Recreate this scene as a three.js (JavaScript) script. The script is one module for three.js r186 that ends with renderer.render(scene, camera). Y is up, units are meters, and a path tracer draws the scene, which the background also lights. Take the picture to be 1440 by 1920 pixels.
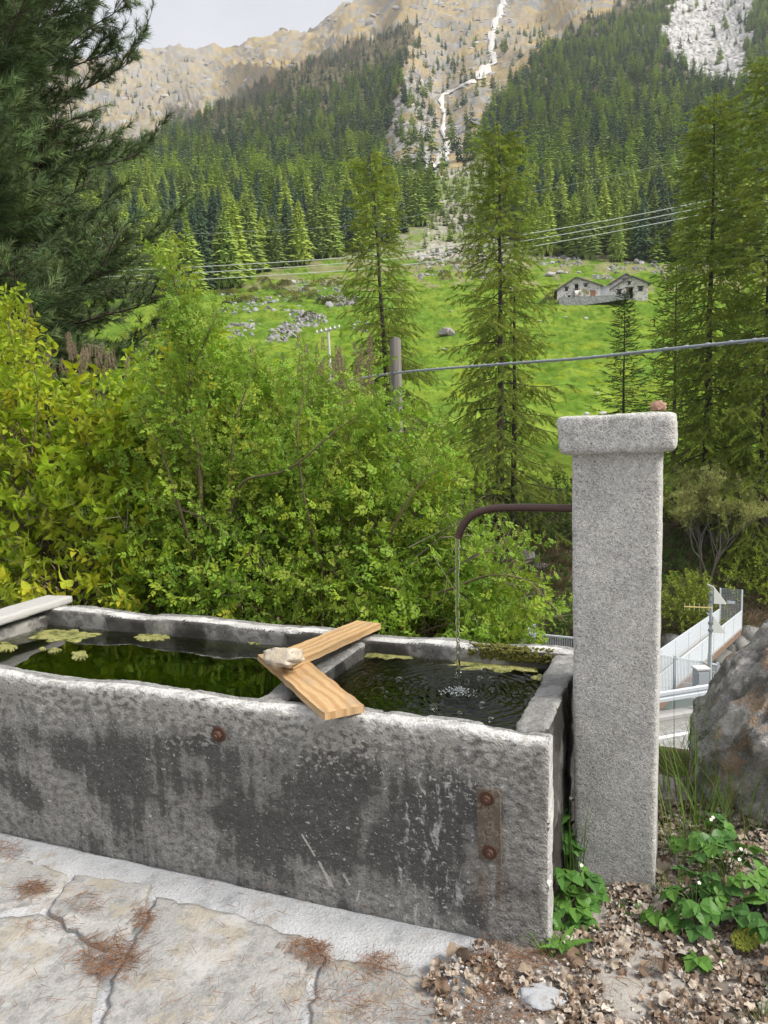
import * as THREE from 'three';
import { mergeGeometries, mergeVertices } from 'three/addons/utils/BufferGeometryUtils.js';
import { createNoise2D, createNoise3D } from 'simplex-noise';

// ---------- camera, sky, sun, exposure ----------
const scene = new THREE.Scene();
const FOCAL = 1450;                                   // focal length in units of the 1440 x 1920 frame
const camera = new THREE.PerspectiveCamera(2 * Math.atan(960 / FOCAL) * 180 / Math.PI, 0.75, 0.05, 9000);
camera.position.set(0, 1.55, 0);
camera.rotation.order = 'YXZ';
camera.rotation.set(-0.115, 0, -0.0245);
camera.updateMatrixWorld(true);
const renderer = new THREE.WebGLRenderer();
renderer.toneMapping = THREE.LinearToneMapping;
renderer.toneMappingExposure = 1.7;
renderer.shadowMap.enabled = true;

function rng(seed) {
  let a = seed >>> 0;
  return () => { a = (a + 0x6d2b79f5) | 0; let t = Math.imul(a ^ (a >>> 15), 1 | a); t = (t + Math.imul(t ^ (t >>> 7), 61 | t)) ^ t; return ((t ^ (t >>> 14)) >>> 0) / 4294967296; };
}
const n2 = createNoise2D(rng(11)), n3 = createNoise3D(rng(12));
const fbm2 = (x, y, o = 4) => { let s = 0, a = 0.5, f = 1; for (let i = 0; i < o; i++) { s += a * n2(x * f + i * 17.3, y * f - i * 9.1); a *= 0.5; f *= 2.03; } return s; };
const fbm3 = (x, y, z, o = 4) => { let s = 0, a = 0.5, f = 1; for (let i = 0; i < o; i++) { s += a * n3(x * f + i * 13.7, y * f - i * 7.9, z * f + i * 3.3); a *= 0.5; f *= 2.03; } return s; };
const clamp = (v, a, b) => Math.min(b, Math.max(a, v)), lerp = (a, b, t) => a + (b - a) * t;
const smooth = (a, b, v) => { const t = clamp((v - a) / (b - a), 0, 1); return t * t * (3 - 2 * t); };
const V = (x, y, z) => new THREE.Vector3(x, y, z);

{ // an even overcast: brighter overhead, soft cloud structure all round
  const W = 1024, H = 512, d = new Float32Array(W * H * 4);
  for (let j = 0; j < H; j++) for (let i = 0; i < W; i++) {
    const el = ((j + 0.5) / H - 0.5) * Math.PI, az = (i + 0.5) / W * Math.PI * 2, s = Math.max(0, Math.sin(el));
    const c = Math.cos(el), x = c * Math.cos(az), z = c * Math.sin(az), k = 1 / (s + 0.35);
    const cl = fbm3(x * k * 1.3, s * 2, z * k * 1.3, 5), L = 0.64 * (1 + 1.35 * s) / 1.9 * (1 + 0.30 * cl), o = (j * W + i) * 4;
    d[o] = L * (0.955 + 0.02 * cl); d[o + 1] = L * 0.97; d[o + 2] = L * (1.03 - 0.03 * cl); d[o + 3] = 1;
  }
  const t = new THREE.DataTexture(d, W, H, THREE.RGBAFormat, THREE.FloatType);
  t.mapping = THREE.EquirectangularReflectionMapping; t.magFilter = t.minFilter = THREE.LinearFilter; t.needsUpdate = true;
  scene.background = t; scene.environment = t;
}
const sun = new THREE.DirectionalLight(new THREE.Color(1, 0.95, 0.87), 3.3);
sun.position.set(62, 68, 16); sun.target.position.set(0, 0, -10);
sun.castShadow = true; sun.shadow.radius = 45; sun.shadow.mapSize.set(2048, 2048);
Object.assign(sun.shadow.camera, { left: -70, right: 70, top: 70, bottom: -70, near: 1, far: 260 });
scene.add(sun, sun.target);

// ---------- places: from the survey of the frame to metres ----------
const CAMQ = camera.quaternion.clone(), EYE = camera.position.clone(), CAMQI = CAMQ.clone().invert();
const bearing = (x, y) => V((x - 720) / FOCAL, (960 - y) / FOCAL, -1).applyQuaternion(CAMQ);
const at = (x, y, depth) => bearing(x, y).multiplyScalar(depth).add(EYE);
const onY = (x, y, h) => { const d = bearing(x, y); return d.multiplyScalar((h - EYE.y) / d.y).add(EYE); };
// the trough stands 21 degrees askew; its own axes: lx along it, lz towards the viewer
const TURN = 0.3682, CORNER = V(0.4527, 0, -2.1008), EX = V(Math.cos(TURN), 0, Math.sin(TURN)), EZ = V(-Math.sin(TURN), 0, Math.cos(TURN));
const L2W = (lx, y, lz) => V(CORNER.x + EX.x * lx + EZ.x * lz, y, CORNER.z + EX.z * lx + EZ.z * lz);
const W2L = (p) => { const q = p.clone().sub(CORNER); return V(q.dot(EX), p.y, q.dot(EZ)); };
const onLZ = (x, y, lz) => { const d = bearing(x, y), o = EYE.clone().sub(CORNER); const t = (lz - o.dot(EZ)) / d.dot(EZ); return d.multiplyScalar(t).add(EYE); };

// ---------- scene bookkeeping ----------
const taken = {};
function numbered(name) { const n = taken[name] = (taken[name] ?? -1) + 1; return n ? name + '_' + String(n).padStart(3, '0') : name; }
function tag(o, label, category, group, kind) {
  o.userData.label = label; o.userData.category = category;
  if (group) o.userData.group = group;
  if (kind) o.userData.kind = kind;
  return o;
}
const lit = (m) => { m.castShadow = m.receiveShadow = true; return m; };
const TENS = ['', '', 'twenty', 'thirty', 'forty', 'fifty'], ONES = ['', 'first', 'second', 'third', 'fourth', 'fifth', 'sixth', 'seventh', 'eighth', 'ninth', 'tenth', 'eleventh', 'twelfth', 'thirteenth', 'fourteenth', 'fifteenth', 'sixteenth', 'seventeenth', 'eighteenth', 'nineteenth'];
const nth = (n) => n < 20 ? ONES[n] : n % 10 ? TENS[Math.floor(n / 10)] + '-' + ONES[n % 10] : TENS[Math.floor(n / 10)].replace(/y$/, 'ieth');
function thing(name, label, category, group) { const o = new THREE.Group(); o.name = numbered(name); scene.add(o); return tag(o, label, category, group); }
function part(parent, name, geo, mat, label) { const m = lit(new THREE.Mesh(geo, mat)); m.name = name; parent.add(m); if (label) m.userData.label = label; return m; }
function single(name, geo, mat, label, category, group) { const m = lit(new THREE.Mesh(geo, mat)); m.name = numbered(name); scene.add(m); return tag(m, label, category, group); }
function structure(name, geo, mat, label, category) { const m = lit(new THREE.Mesh(geo, mat)); m.name = numbered(name); scene.add(m); return tag(m, label, category, null, 'structure'); }
function copies(name, geo, mat, list, parent = scene, label, category, colors) {
  const m = lit(new THREE.InstancedMesh(geo, mat, list.length)); m.name = parent === scene ? numbered(name) : name;
  list.forEach((q, i) => { m.setMatrixAt(i, q); if (colors) m.setColorAt(i, colors[i]); });
  m.userData.kind = 'stuff'; if (label) tag(m, label, category, null, 'stuff');
  parent.add(m); return m;
}
const inFrame = (o, lx, y, lz, turn = 0) => { o.position.copy(L2W(lx, y, lz)); o.rotation.y = -TURN + turn; return o; };

// ---------- geometry helpers ----------
function bx(w, h, d, x = 0, y = 0, z = 0, ry = 0, rx = 0, rz = 0) {
  const g = new THREE.BoxGeometry(w, h, d); if (rx) g.rotateX(rx); if (rz) g.rotateZ(rz); if (ry) g.rotateY(ry); return g.translate(x, y, z);
}
const cyl = (r0, r1, h, n = 12) => new THREE.CylinderGeometry(r0, r1, h, n);
function bar(a, b, w, h = w) { // a square bar from a to b
  const g = new THREE.BoxGeometry(w, h, a.distanceTo(b)), m = new THREE.Matrix4().lookAt(a, b, V(0, 1, 0));
  return g.applyMatrix4(m).translate((a.x + b.x) / 2, (a.y + b.y) / 2, (a.z + b.z) / 2);
}
function rod(a, b, r0, r1 = r0, n = 8) {
  const g = new THREE.CylinderGeometry(r1, r0, a.distanceTo(b), n), q = new THREE.Quaternion().setFromUnitVectors(V(0, 1, 0), b.clone().sub(a).normalize());
  return g.applyQuaternion(q).translate((a.x + b.x) / 2, (a.y + b.y) / 2, (a.z + b.z) / 2);
}
function limb(pts, r0, r1, seg = 8, n = 5, curve) { // a tapering tube through the points
  const c = curve || new THREE.CatmullRomCurve3(pts), pos = [], uv = [], idx = [], P = V(), T = V(), A = V(), B = V();
  let prev = V(0.31, 0.17, 0.93);
  for (let i = 0; i <= seg; i++) {
    const t = i / seg; c.getPoint(t, P); c.getTangent(t, T);
    A.copy(prev).addScaledVector(T, -prev.dot(T)).normalize(); prev = A.clone(); B.crossVectors(T, A);
    const r = lerp(r0, r1, t);
    for (let k = 0; k <= n; k++) { const a = k / n * Math.PI * 2, cs = Math.cos(a) * r, sn = Math.sin(a) * r; pos.push(P.x + A.x * cs + B.x * sn, P.y + A.y * cs + B.y * sn, P.z + A.z * cs + B.z * sn); uv.push(k / n, t); }
  }
  for (let i = 0; i < seg; i++) for (let k = 0; k < n; k++) { const a = i * (n + 1) + k, b = a + n + 1; idx.push(a, a + 1, b, a + 1, b + 1, b); }
  const g = new THREE.BufferGeometry(); g.setAttribute('position', new THREE.Float32BufferAttribute(pos, 3)); g.setAttribute('uv', new THREE.Float32BufferAttribute(uv, 2)); g.setIndex(idx); g.computeVertexNormals(); return g;
}
const join = (list) => mergeGeometries(list.map((g) => { const h = g.index ? g : g; for (const k of Object.keys(h.attributes)) if (!['position', 'normal', 'uv'].includes(k)) h.deleteAttribute(k); return h.index ? h.toNonIndexed() : h; }));
function metreUV(geo, scale = 1, off = 0) { // uv in metres, by the way each face points
  const g = geo.index ? geo.toNonIndexed() : geo, p = g.attributes.position, uv = new Float32Array(p.count * 2), a = V(), b = V(), c = V();
  for (let i = 0; i < p.count; i += 3) {
    a.fromBufferAttribute(p, i); b.fromBufferAttribute(p, i + 1); c.fromBufferAttribute(p, i + 2);
    const n = b.clone().sub(a).cross(c.clone().sub(a)), x = Math.abs(n.x), y = Math.abs(n.y), z = Math.abs(n.z);
    [a, b, c].forEach((q, k) => { const u = y > x && y > z ? [q.x, q.z] : x > z ? [q.z, q.y] : [q.x, q.y]; uv[(i + k) * 2] = (u[0] + off) * scale; uv[(i + k) * 2 + 1] = (u[1] + off * 0.7) * scale; });
  }
  g.setAttribute('uv', new THREE.BufferAttribute(uv, 2)); return g;
}
function roughBox(w, h, d, cell, round, shape, seed = 0) { // a stone block: rounded edges, surface pushed by shape(p, n)
  const s = (v) => Math.max(2, Math.round(v / cell));
  let g = new THREE.BoxGeometry(w, h, d, s(w), s(h), s(d)); g.deleteAttribute('uv'); g.deleteAttribute('normal'); g = mergeVertices(g, 1e-5);
  const p = g.attributes.position, q = V(), c = V(), n = V();
  for (let i = 0; i < p.count; i++) {
    q.fromBufferAttribute(p, i);
    const R = round * (1 + 0.6 * n3(q.x * 3 + seed, q.y * 3, q.z * 3));
    c.set(clamp(q.x, -w / 2 + R, w / 2 - R), clamp(q.y, -h / 2 + R, h / 2 - R), clamp(q.z, -d / 2 + R, d / 2 - R));
    n.copy(q).sub(c); if (n.lengthSq() < 1e-12) continue; n.normalize(); q.copy(c).addScaledVector(n, R);
    const a = shape(q, n); q.addScaledVector(n, a); p.setXYZ(i, q.x, q.y, q.z);
  }
  g.computeVertexNormals(); return g;
}
// ---------- textures ----------
function hash(x, y) { let h = Math.imul(x, 374761393) + Math.imul(y, 668265263) | 0; h = Math.imul(h ^ (h >>> 13), 1274126177); return ((h ^ (h >>> 16)) >>> 0) / 4294967296; }
function pn(x, y, p, sd = 0) { // value noise that repeats every p
  const xi = Math.floor(x), yi = Math.floor(y), fx = x - xi, fy = y - yi, u = fx * fx * (3 - 2 * fx), v = fy * fy * (3 - 2 * fy), m = (k) => ((k % p) + p) % p + sd * 131;
  const a = hash(m(xi), m(yi)), b = hash(m(xi + 1), m(yi)), c = hash(m(xi), m(yi + 1)), d = hash(m(xi + 1), m(yi + 1));
  return a + (b - a) * u + (c - a) * v + (a - b - c + d) * u * v;
}
const pf = (u, v, p, o = 4, sd = 0, k = 0.5) => { let s = 0, a = 1, t = 0; for (let i = 0; i < o; i++) { s += a * pn(u * p, v * p, p, sd + i * 7); t += a; a *= k; p *= 2; } return s / t; };
function texture(w, h, fn, srgb = true, repeat = true) {
  const d = new Uint8Array(w * h * 4), enc = (c) => 255 * clamp(srgb ? (c <= 0.0031308 ? c * 12.92 : 1.055 * Math.pow(Math.max(c, 0), 1 / 2.4) - 0.055) : c, 0, 1);
  for (let j = 0; j < h; j++) for (let i = 0; i < w; i++) { const r = fn((i + 0.5) / w, (j + 0.5) / h), o = (j * w + i) * 4; d[o] = enc(r[0]); d[o + 1] = enc(r[1]); d[o + 2] = enc(r[2]); d[o + 3] = 255; }
  const t = new THREE.DataTexture(d, w, h); t.magFilter = t.minFilter = THREE.LinearFilter; if (repeat) t.wrapS = t.wrapT = THREE.RepeatWrapping;
  if (srgb) t.colorSpace = THREE.SRGBColorSpace; t.needsUpdate = true; return t;
}
const mix3 = (a, b, t) => [lerp(a[0], b[0], t), lerp(a[1], b[1], t), lerp(a[2], b[2], t)], mul3 = (a, k) => [a[0] * k, a[1] * k, a[2] * k];
const col = (r, g, b) => new THREE.Color().setRGB(r, g, b);
const std = (c, roughness = 0.9, extra = {}) => new THREE.MeshStandardMaterial({ color: Array.isArray(c) ? col(...c) : c, roughness, side: THREE.DoubleSide, ...extra });
const matt = (c, extra = {}) => new THREE.MeshPhysicalMaterial({ color: col(...c), roughness: 1, specularIntensity: 0, side: THREE.DoubleSide, ...extra });
const leafy = (c, transmission = 0.35, extra = {}) => new THREE.MeshPhysicalMaterial({ color: col(...c), roughness: 0.95, specularIntensity: 0.3, transmission, thickness: 0, side: THREE.DoubleSide, ...extra });
// ---------- the land ----------
const M = {};
M.granite = (() => {
  const f = (u, v) => { const a = pf(u, v, 180, 2, 1, 0.7), b = pf(u, v, 64, 2, 3), c = pf(u, v, 6, 3, 5); return [a, b, c]; };
  const t = texture(1024, 1024, (u, v) => { const [a, b, c] = f(u, v); let k = 0.43 + 0.50 * (a - 0.5) + 0.22 * (b - 0.5) + 0.09 * (c - 0.5); if (a > 0.80) k += 0.09; if (a < 0.2) k -= 0.07; return [k * 1.02, k, k * 0.95]; });
  const h = texture(1024, 1024, (u, v) => { const [a, b] = f(u, v); const k = 0.6 * a + 0.4 * b; return [k, k, k]; }, false);
  return std([1, 1, 1], 0.85, { map: t, bumpMap: h, bumpScale: 0.003 });
})();
const stoneTone = (u, v, sd) => {
  const big = pf(u, v, 3, 4, sd), mid = pf(u, v, 14, 4, sd + 2), fine = pf(u, v, 150, 3, sd + 4, 0.7), lich = pf(u, v, 9, 5, sd + 6, 0.6), dark = pf(u, v, 5, 5, sd + 8, 0.6);
  return { big, mid, fine, lich, dark };
};
M.weathered = (() => { // the trough's tops and inner sides: grey, blotched with lichen, painted paler for sky-lit tops
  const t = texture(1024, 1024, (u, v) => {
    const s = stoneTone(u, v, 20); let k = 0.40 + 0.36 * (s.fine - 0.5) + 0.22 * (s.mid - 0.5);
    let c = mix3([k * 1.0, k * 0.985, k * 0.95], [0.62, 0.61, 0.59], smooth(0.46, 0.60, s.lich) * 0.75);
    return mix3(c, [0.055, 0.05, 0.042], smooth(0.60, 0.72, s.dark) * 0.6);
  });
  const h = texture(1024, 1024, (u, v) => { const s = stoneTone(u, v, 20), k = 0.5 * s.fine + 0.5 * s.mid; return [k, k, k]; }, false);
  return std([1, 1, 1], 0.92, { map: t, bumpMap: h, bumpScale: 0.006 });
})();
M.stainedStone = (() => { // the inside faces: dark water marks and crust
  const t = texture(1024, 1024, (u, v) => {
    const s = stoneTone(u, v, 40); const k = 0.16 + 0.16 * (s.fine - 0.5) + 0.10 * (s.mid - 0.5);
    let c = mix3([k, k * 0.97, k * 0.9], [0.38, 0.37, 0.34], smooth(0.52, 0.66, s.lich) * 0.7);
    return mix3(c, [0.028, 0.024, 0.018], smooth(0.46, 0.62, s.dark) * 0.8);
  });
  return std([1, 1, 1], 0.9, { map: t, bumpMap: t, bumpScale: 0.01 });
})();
M.flag = (() => { // flagstone: pale schist
  const f = (u, v) => { const s = stoneTone(u, v, 60), sch = pf(u * 1, v, 40, 3, 66, 0.6); return [s, sch]; };
  const t = texture(1024, 1024, (u, v) => {
    const [s, sch] = f(u, v); const k = 0.30 + 0.14 * (s.fine - 0.5) + 0.18 * (s.mid - 0.5) + 0.14 * (s.big - 0.5);
    let c = [k * 1.01, k * 0.985, k * 0.94]; c = mix3(c, [0.34, 0.28, 0.19], smooth(0.54, 0.68, s.lich) * 0.45); c = mix3(c, [0.17, 0.17, 0.167], smooth(0.55, 0.72, sch) * 0.5); return mix3(c, [0.43, 0.425, 0.41], smooth(0.6, 0.72, s.dark) * 0.6);
  });
  const h = texture(1024, 1024, (u, v) => { const [s, sch] = f(u, v), k = 0.3 * s.fine + 0.35 * s.mid + 0.35 * sch; return [k, k, k]; }, false);
  return std([1, 1, 1], 0.9, { map: t, bumpMap: h, bumpScale: 0.009 });
})();
M.mortar = (() => {
  const t = texture(1024, 1024, (u, v) => { const s = stoneTone(u, v, 80); const k = 0.42 + 0.18 * (s.fine - 0.5) + 0.14 * (s.mid - 0.5); let c = [k * 0.985, k, k * 1.02]; c = mix3(c, [0.19, 0.20, 0.21], smooth(0.55, 0.7, s.dark) * 0.6); return mix3(c, [0.27, 0.225, 0.17], smooth(0.56, 0.7, s.lich) * 0.5); });
  const h = texture(1024, 1024, (u, v) => { const s = stoneTone(u, v, 80), k = 0.6 * s.fine + 0.4 * s.mid; return [k, k, k]; }, false);
  return std([1, 1, 1], 0.95, { map: t, bumpMap: h, bumpScale: 0.008 });
})();
M.soil = (() => {
  const t = texture(1024, 1024, (u, v) => { const s = stoneTone(u, v, 100); const k = 0.20 + 0.3 * (s.fine - 0.5) + 0.16 * (s.mid - 0.5); let c = [k * 1.1, k * 0.95, k * 0.82]; c = mix3(c, [0.42, 0.38, 0.34], smooth(0.52, 0.64, s.lich) * 0.6); return mix3(c, [0.07, 0.05, 0.035], smooth(0.53, 0.66, s.dark) * 0.7); });
  return std([1, 1, 1], 1, { map: t, bumpMap: t, bumpScale: 0.02 });
})();
M.rock = (() => { // the boulder: grey gneiss, pale lichen, rusty bands
  const f = (u, v) => { const s = stoneTone(u, v, 120), w = pf(u, v, 4, 4, 129), band = pf(u, (v + w * 0.3), 7, 4, 131, 0.6); return [s, band]; };
  const t = texture(1024, 1024, (u, v) => {
    const [s, band] = f(u, v); const k = 0.20 + 0.20 * (s.fine - 0.5) + 0.2 * (s.mid - 0.5);
    let c = [k * 1.03, k * 0.99, k * 0.93]; c = mix3(c, [0.44, 0.42, 0.40], smooth(0.5, 0.63, s.lich) * 0.8); c = mix3(c, [0.27, 0.16, 0.075], smooth(0.58, 0.7, band) * 0.6); return mix3(c, [0.06, 0.055, 0.05], smooth(0.57, 0.7, s.dark) * 0.7);
  });
  const h = texture(1024, 1024, (u, v) => { const [s] = f(u, v), k = 0.45 * s.fine + 0.55 * s.mid; return [k, k, k]; }, false);
  return std([1, 1, 1], 0.9, { map: t, bumpMap: h, bumpScale: 0.012 });
})();
M.grain = texture(1024, 1024, (u, v) => { const a = pf(u, v, 220, 2, 141, 0.7), b = pf(u, v, 40, 3, 143), c = pf(u, v, 8, 4, 145), k = 0.72 + 0.55 * (a - 0.5) + 0.45 * (b - 0.5) + 0.35 * (c - 0.5); return [k, k * (0.97 + 0.06 * b), k * (0.9 + 0.2 * c)]; });

// far land: for each bearing, how far away the ground is at each height of the view
const FOOT = [[1290, 40], [1180, 41.5], [985, 48], [900, 56], [800, 70], [700, 100], [630, 130], [565, 160], [515, 200], [480, 240]];
const COLS = [
  [-1400, [[430, 320], [330, 520], [200, 900], [60, 1500], [-60, 2000]]],
  [-300, [[430, 300], [330, 480], [250, 750], [180, 1300], [90, 2000]]],
  [0, [[430, 300], [340, 470], [300, 800], [200, 1500], [122, 2000]]],
  [200, [[400, 330], [330, 480], [303, 620], [298, 1150], [230, 1500], [112, 2000]]],
  [300, [[400, 330], [330, 480], [262, 680], [258, 1250], [200, 1700], [150, 2050], [93, 2500]]],
  [400, [[400, 330], [330, 480], [250, 680], [205, 850], [200, 1500], [150, 2000], [93, 2500]]],
  [550, [[400, 330], [330, 480], [230, 720], [128, 1000], [122, 1600], [62, 2400]]],
  [700, [[400, 330], [330, 480], [200, 760], [78, 1150], [70, 1500], [6, 2300], [-8, 2500]]],
  [760, [[400, 320], [340, 420], [250, 560], [150, 760], [60, 1150], [30, 1350], [-90, 2300]]],
  [832, [[400, 320], [345, 400], [290, 500], [210, 760], [150, 980], [0, 1550], [-160, 2300]]],
  [900, [[400, 320], [330, 410], [220, 620], [110, 1020], [0, 1500], [-200, 2300]]],
  [1000, [[400, 320], [300, 440], [200, 640], [100, 880], [60, 1250], [-240, 2300]]],
  [1100, [[400, 320], [300, 430], [200, 620], [100, 860], [30, 1090], [-20, 1300], [-260, 2200]]],
  [1250, [[400, 320], [300, 430], [200, 600], [100, 850], [0, 1150], [-280, 2000]]],
  [1330, [[400, 320], [300, 430], [200, 600], [160, 730], [100, 930], [0, 1280], [-300, 2000]]],
  [1440, [[400, 320], [300, 430], [200, 590], [100, 820], [0, 1100], [-320, 1900]]],
  [1900, [[400, 320], [300, 430], [200, 590], [100, 820], [0, 1100], [-320, 1800]]],
  [2900, [[400, 320], [300, 430], [200, 590], [100, 820], [0, 1100], [-250, 1700]]],
].map(([x, l]) => [x, [...FOOT, ...l]]);
const onCol = (l, row) => { let i = 1; while (i < l.length - 1 && l[i][0] > row) i++; const [r0, d0] = l[i - 1], [r1, d1] = l[i], t = clamp((r0 - row) / (r0 - r1), -0.2, 1.05); return Math.exp(lerp(Math.log(d0), Math.log(d1), t)); };
const colAt = (x) => { let i = 1; while (i < COLS.length - 1 && COLS[i][0] < x) i++; return [i, smooth(0, 1, clamp((x - COLS[i - 1][0]) / (COLS[i][0] - COLS[i - 1][0]), 0, 1))]; };
const depthAt = (x, row) => { const [i, t] = colAt(x); return Math.exp(lerp(Math.log(onCol(COLS[i - 1][1], row)), Math.log(onCol(COLS[i][1], row)), t)); };
const skyline = (x) => { const [i, t] = colAt(x), e = (c) => c[1][c[1].length - 1][0]; return lerp(e(COLS[i - 1]), e(COLS[i]), t); };
const rowAt = (x, depth) => { let lo = skyline(x), hi = 1290; for (let k = 0; k < 26; k++) { const m = (lo + hi) / 2; if (depthAt(x, m) > depth) lo = m; else hi = m; } return (lo + hi) / 2; };
const ragged = (x, z, o) => { let s = 0, a = 0.5, f = 1; for (let i = 0; i < o; i++) { s += a * (1 - 2 * Math.abs(n2(x * f + i * 31, z * f))); a *= 0.5; f *= 2.1; } return s; };
function ground(x, row, depth = depthAt(x, row)) { // a point on the far land
  const p = at(x, row, depth), far = smooth(260, 700, depth), hi = smooth(900, 1600, depth);
  p.y += 0.9 * smooth(46, 90, depth) * (1 - far) * fbm2(p.x / 16, p.z / 16, 3) + 0.25 * (1 - far) * fbm2(p.x / 3, p.z / 3, 2) + far * (7 * fbm2(p.x / 90, p.z / 90, 3) + 3.0 * ragged(p.x / 40, p.z / 40, 4)) + hi * 22 * ragged(p.x / 240, p.z / 240, 5);
  return p;
}
const inside = (poly, x, y) => { let c = false; for (let i = 0, j = poly.length - 1; i < poly.length; j = i++) { const [a, b] = poly[i], [d, e] = poly[j]; if ((b > y) !== (e > y) && x < (d - a) * (y - b) / (e - b) + a) c = !c; } return c; };
const along = (l, x) => { let i = 1; while (i < l.length - 1 && l[i][0] < x) i++; return lerp(l[i - 1][1], l[i][1], clamp((x - l[i - 1][0]) / (l[i][0] - l[i - 1][0]), 0, 1)); };
const SCREE = [[770, 515], [795, 440], [815, 385], [765, 350], [860, 318], [905, 290], [940, 330], [915, 400], [905, 470], [940, 515]];
const GULLY = [[735, 350], [715, 290], [735, 190], [758, 140], [785, 60], [800, -160], [1040, -160], [1010, 60], [950, 160], [905, 225], [862, 320], [800, 350]];
const COULOIR = [[1240, 70], [1266, 0], [1275, -300], [1395, -300], [1412, 0], [1402, 90], [1400, 165], [1370, 178], [1310, 152], [1255, 110]];
const UPPER = [[-700, 345], [150, 330], [250, 296], [300, 266], [400, 208], [470, 168], [560, 126], [650, 92], [720, 62], [790, 48]];
const LOWER = [[-700, 560], [330, 560], [400, 556], [470, 520], [560, 500], [640, 480], [720, 455], [780, 425], [940, 440], [985, 470], [1020, 478], [1250, 492], [1440, 500], [2000, 520]];
const EDGE = [[-300, 1500], [-100, 1330], [0, 1180], [50, 1082], [105, 1012], [170, 952], [240, 904], [300, 874], [345, 852], [420, 930], [500, 980]];   // [row, x]: where the forest right of the gully begins
function wood(x, row) { // how densely the trees stand: 0 to 1
  const jx = x + 14 * n2(x / 37, row / 29), jr = row + 9 * n2(x / 25 + 9, row / 31);
  if (jr > along(LOWER, jx)) return 0;
  if (inside(COULOIR, jx, jr)) return 0.02;
  if (inside(SCREE, jx, jr)) return jr < 450 ? 0.5 : 0.06;
  if (jx > along(EDGE, jr)) return jx > 1390 && jr < 170 ? 0.6 : 1;
  if (inside(GULLY, jx, jr)) return jx < 800 && jr > 150 ? 0.14 : 0.03;
  if (jx < 830) return jr > along(UPPER, jx) ? 1 : 0;
  return 0.05;
}
const rubble = (x, row) => row < 545 && row > 440 ? smooth(-0.05, 0.25, n2(x / 60, row / 16) + 0.25 * n2(x / 12, row / 6) + (x > 700 ? -0.12 : 0.1) + (row < 510 ? 0.35 : -0.15)) : 0;
function landColor(x, row, depth, p) {
  const g = fbm2(p.x / 9, p.z / 9, 4), w = fbm2(p.x / 60, p.z / 60, 4), f = fbm2(p.x / 2, p.z / 2, 2);
  if (depth < 235) {
    const earth = mix3([0.15, 0.11, 0.07], [0.10, 0.15, 0.035], smooth(-0.1, 0.25, fbm2(p.x / 3, p.z / 3, 3)));
    let c = mix3([0.115, 0.195, 0.028], [0.175, 0.245, 0.034], smooth(-0.2, 0.35, g + 0.6 * w)); c = mix3(c, [0.075, 0.14, 0.014], smooth(0.05, 0.4, f - 0.3 * g));
    c = mix3(c, [0.23, 0.27, 0.012], smooth(0.2, 0.45, fbm2(p.x / 5 + 40, p.z / 3, 3)) * 0.55 * smooth(75, 95, depth) * (1 - smooth(120, 150, depth)));
    c = mix3(c, [0.24, 0.22, 0.12], rubble(x, row) * 0.75);
    return mix3(earth, c, smooth(49, 56, depth + 4 * g));
  }
  const jx = x + 14 * n2(x / 37, row / 29), jr = row + 9 * n2(x / 25 + 9, row / 31), d = wood(x, row);
  const tan = mix3(mix3([0.33, 0.26, 0.155], [0.40, 0.30, 0.13], smooth(-0.2, 0.3, fbm2(p.x / 140, p.z / 140, 4))), [0.27, 0.265, 0.25], smooth(0.0, 0.3, fbm2(p.x / 70 + 7, p.z / 70, 5) + 0.5 * fbm2(p.x / 13, p.z / 13, 3)));
  const grey = mix3([0.20, 0.195, 0.185], [0.40, 0.385, 0.36], smooth(-0.3, 0.35, fbm2(p.x / 14, p.z / 14, 4)));
  if (inside(COULOIR, jx, jr)) return mix3(grey, [0.55, 0.54, 0.53], smooth(-0.35, 0.3, g));
  if (inside(SCREE, jx, jr)) return mix3(mix3([0.33, 0.295, 0.24], [0.43, 0.40, 0.36], smooth(-0.2, 0.3, g)), [0.17, 0.23, 0.055], smooth(-0.2, 0.25, w + 0.5 * f) * 0.75);
  if (inside(GULLY, jx, jr)) return jx < 815 && jr > 140 ? mix3(grey, [0.25, 0.20, 0.12], smooth(0, 0.3, w)) : mix3(tan, grey, 0.25);
  if (jr < 545 && jr > along(LOWER, jx) - 6) return mix3([0.17, 0.22, 0.06], [0.27, 0.25, 0.20], smooth(-0.1, 0.3, g));
  if (d > 0.5) return mix3([0.075, 0.085, 0.035], [0.16, 0.14, 0.085], smooth(-0.1, 0.35, g + smooth(250, 60, row) * 0.25));
  return depth > 1100 && x < 400 ? mix3(tan, grey, 0.35) : tan;
}
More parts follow.
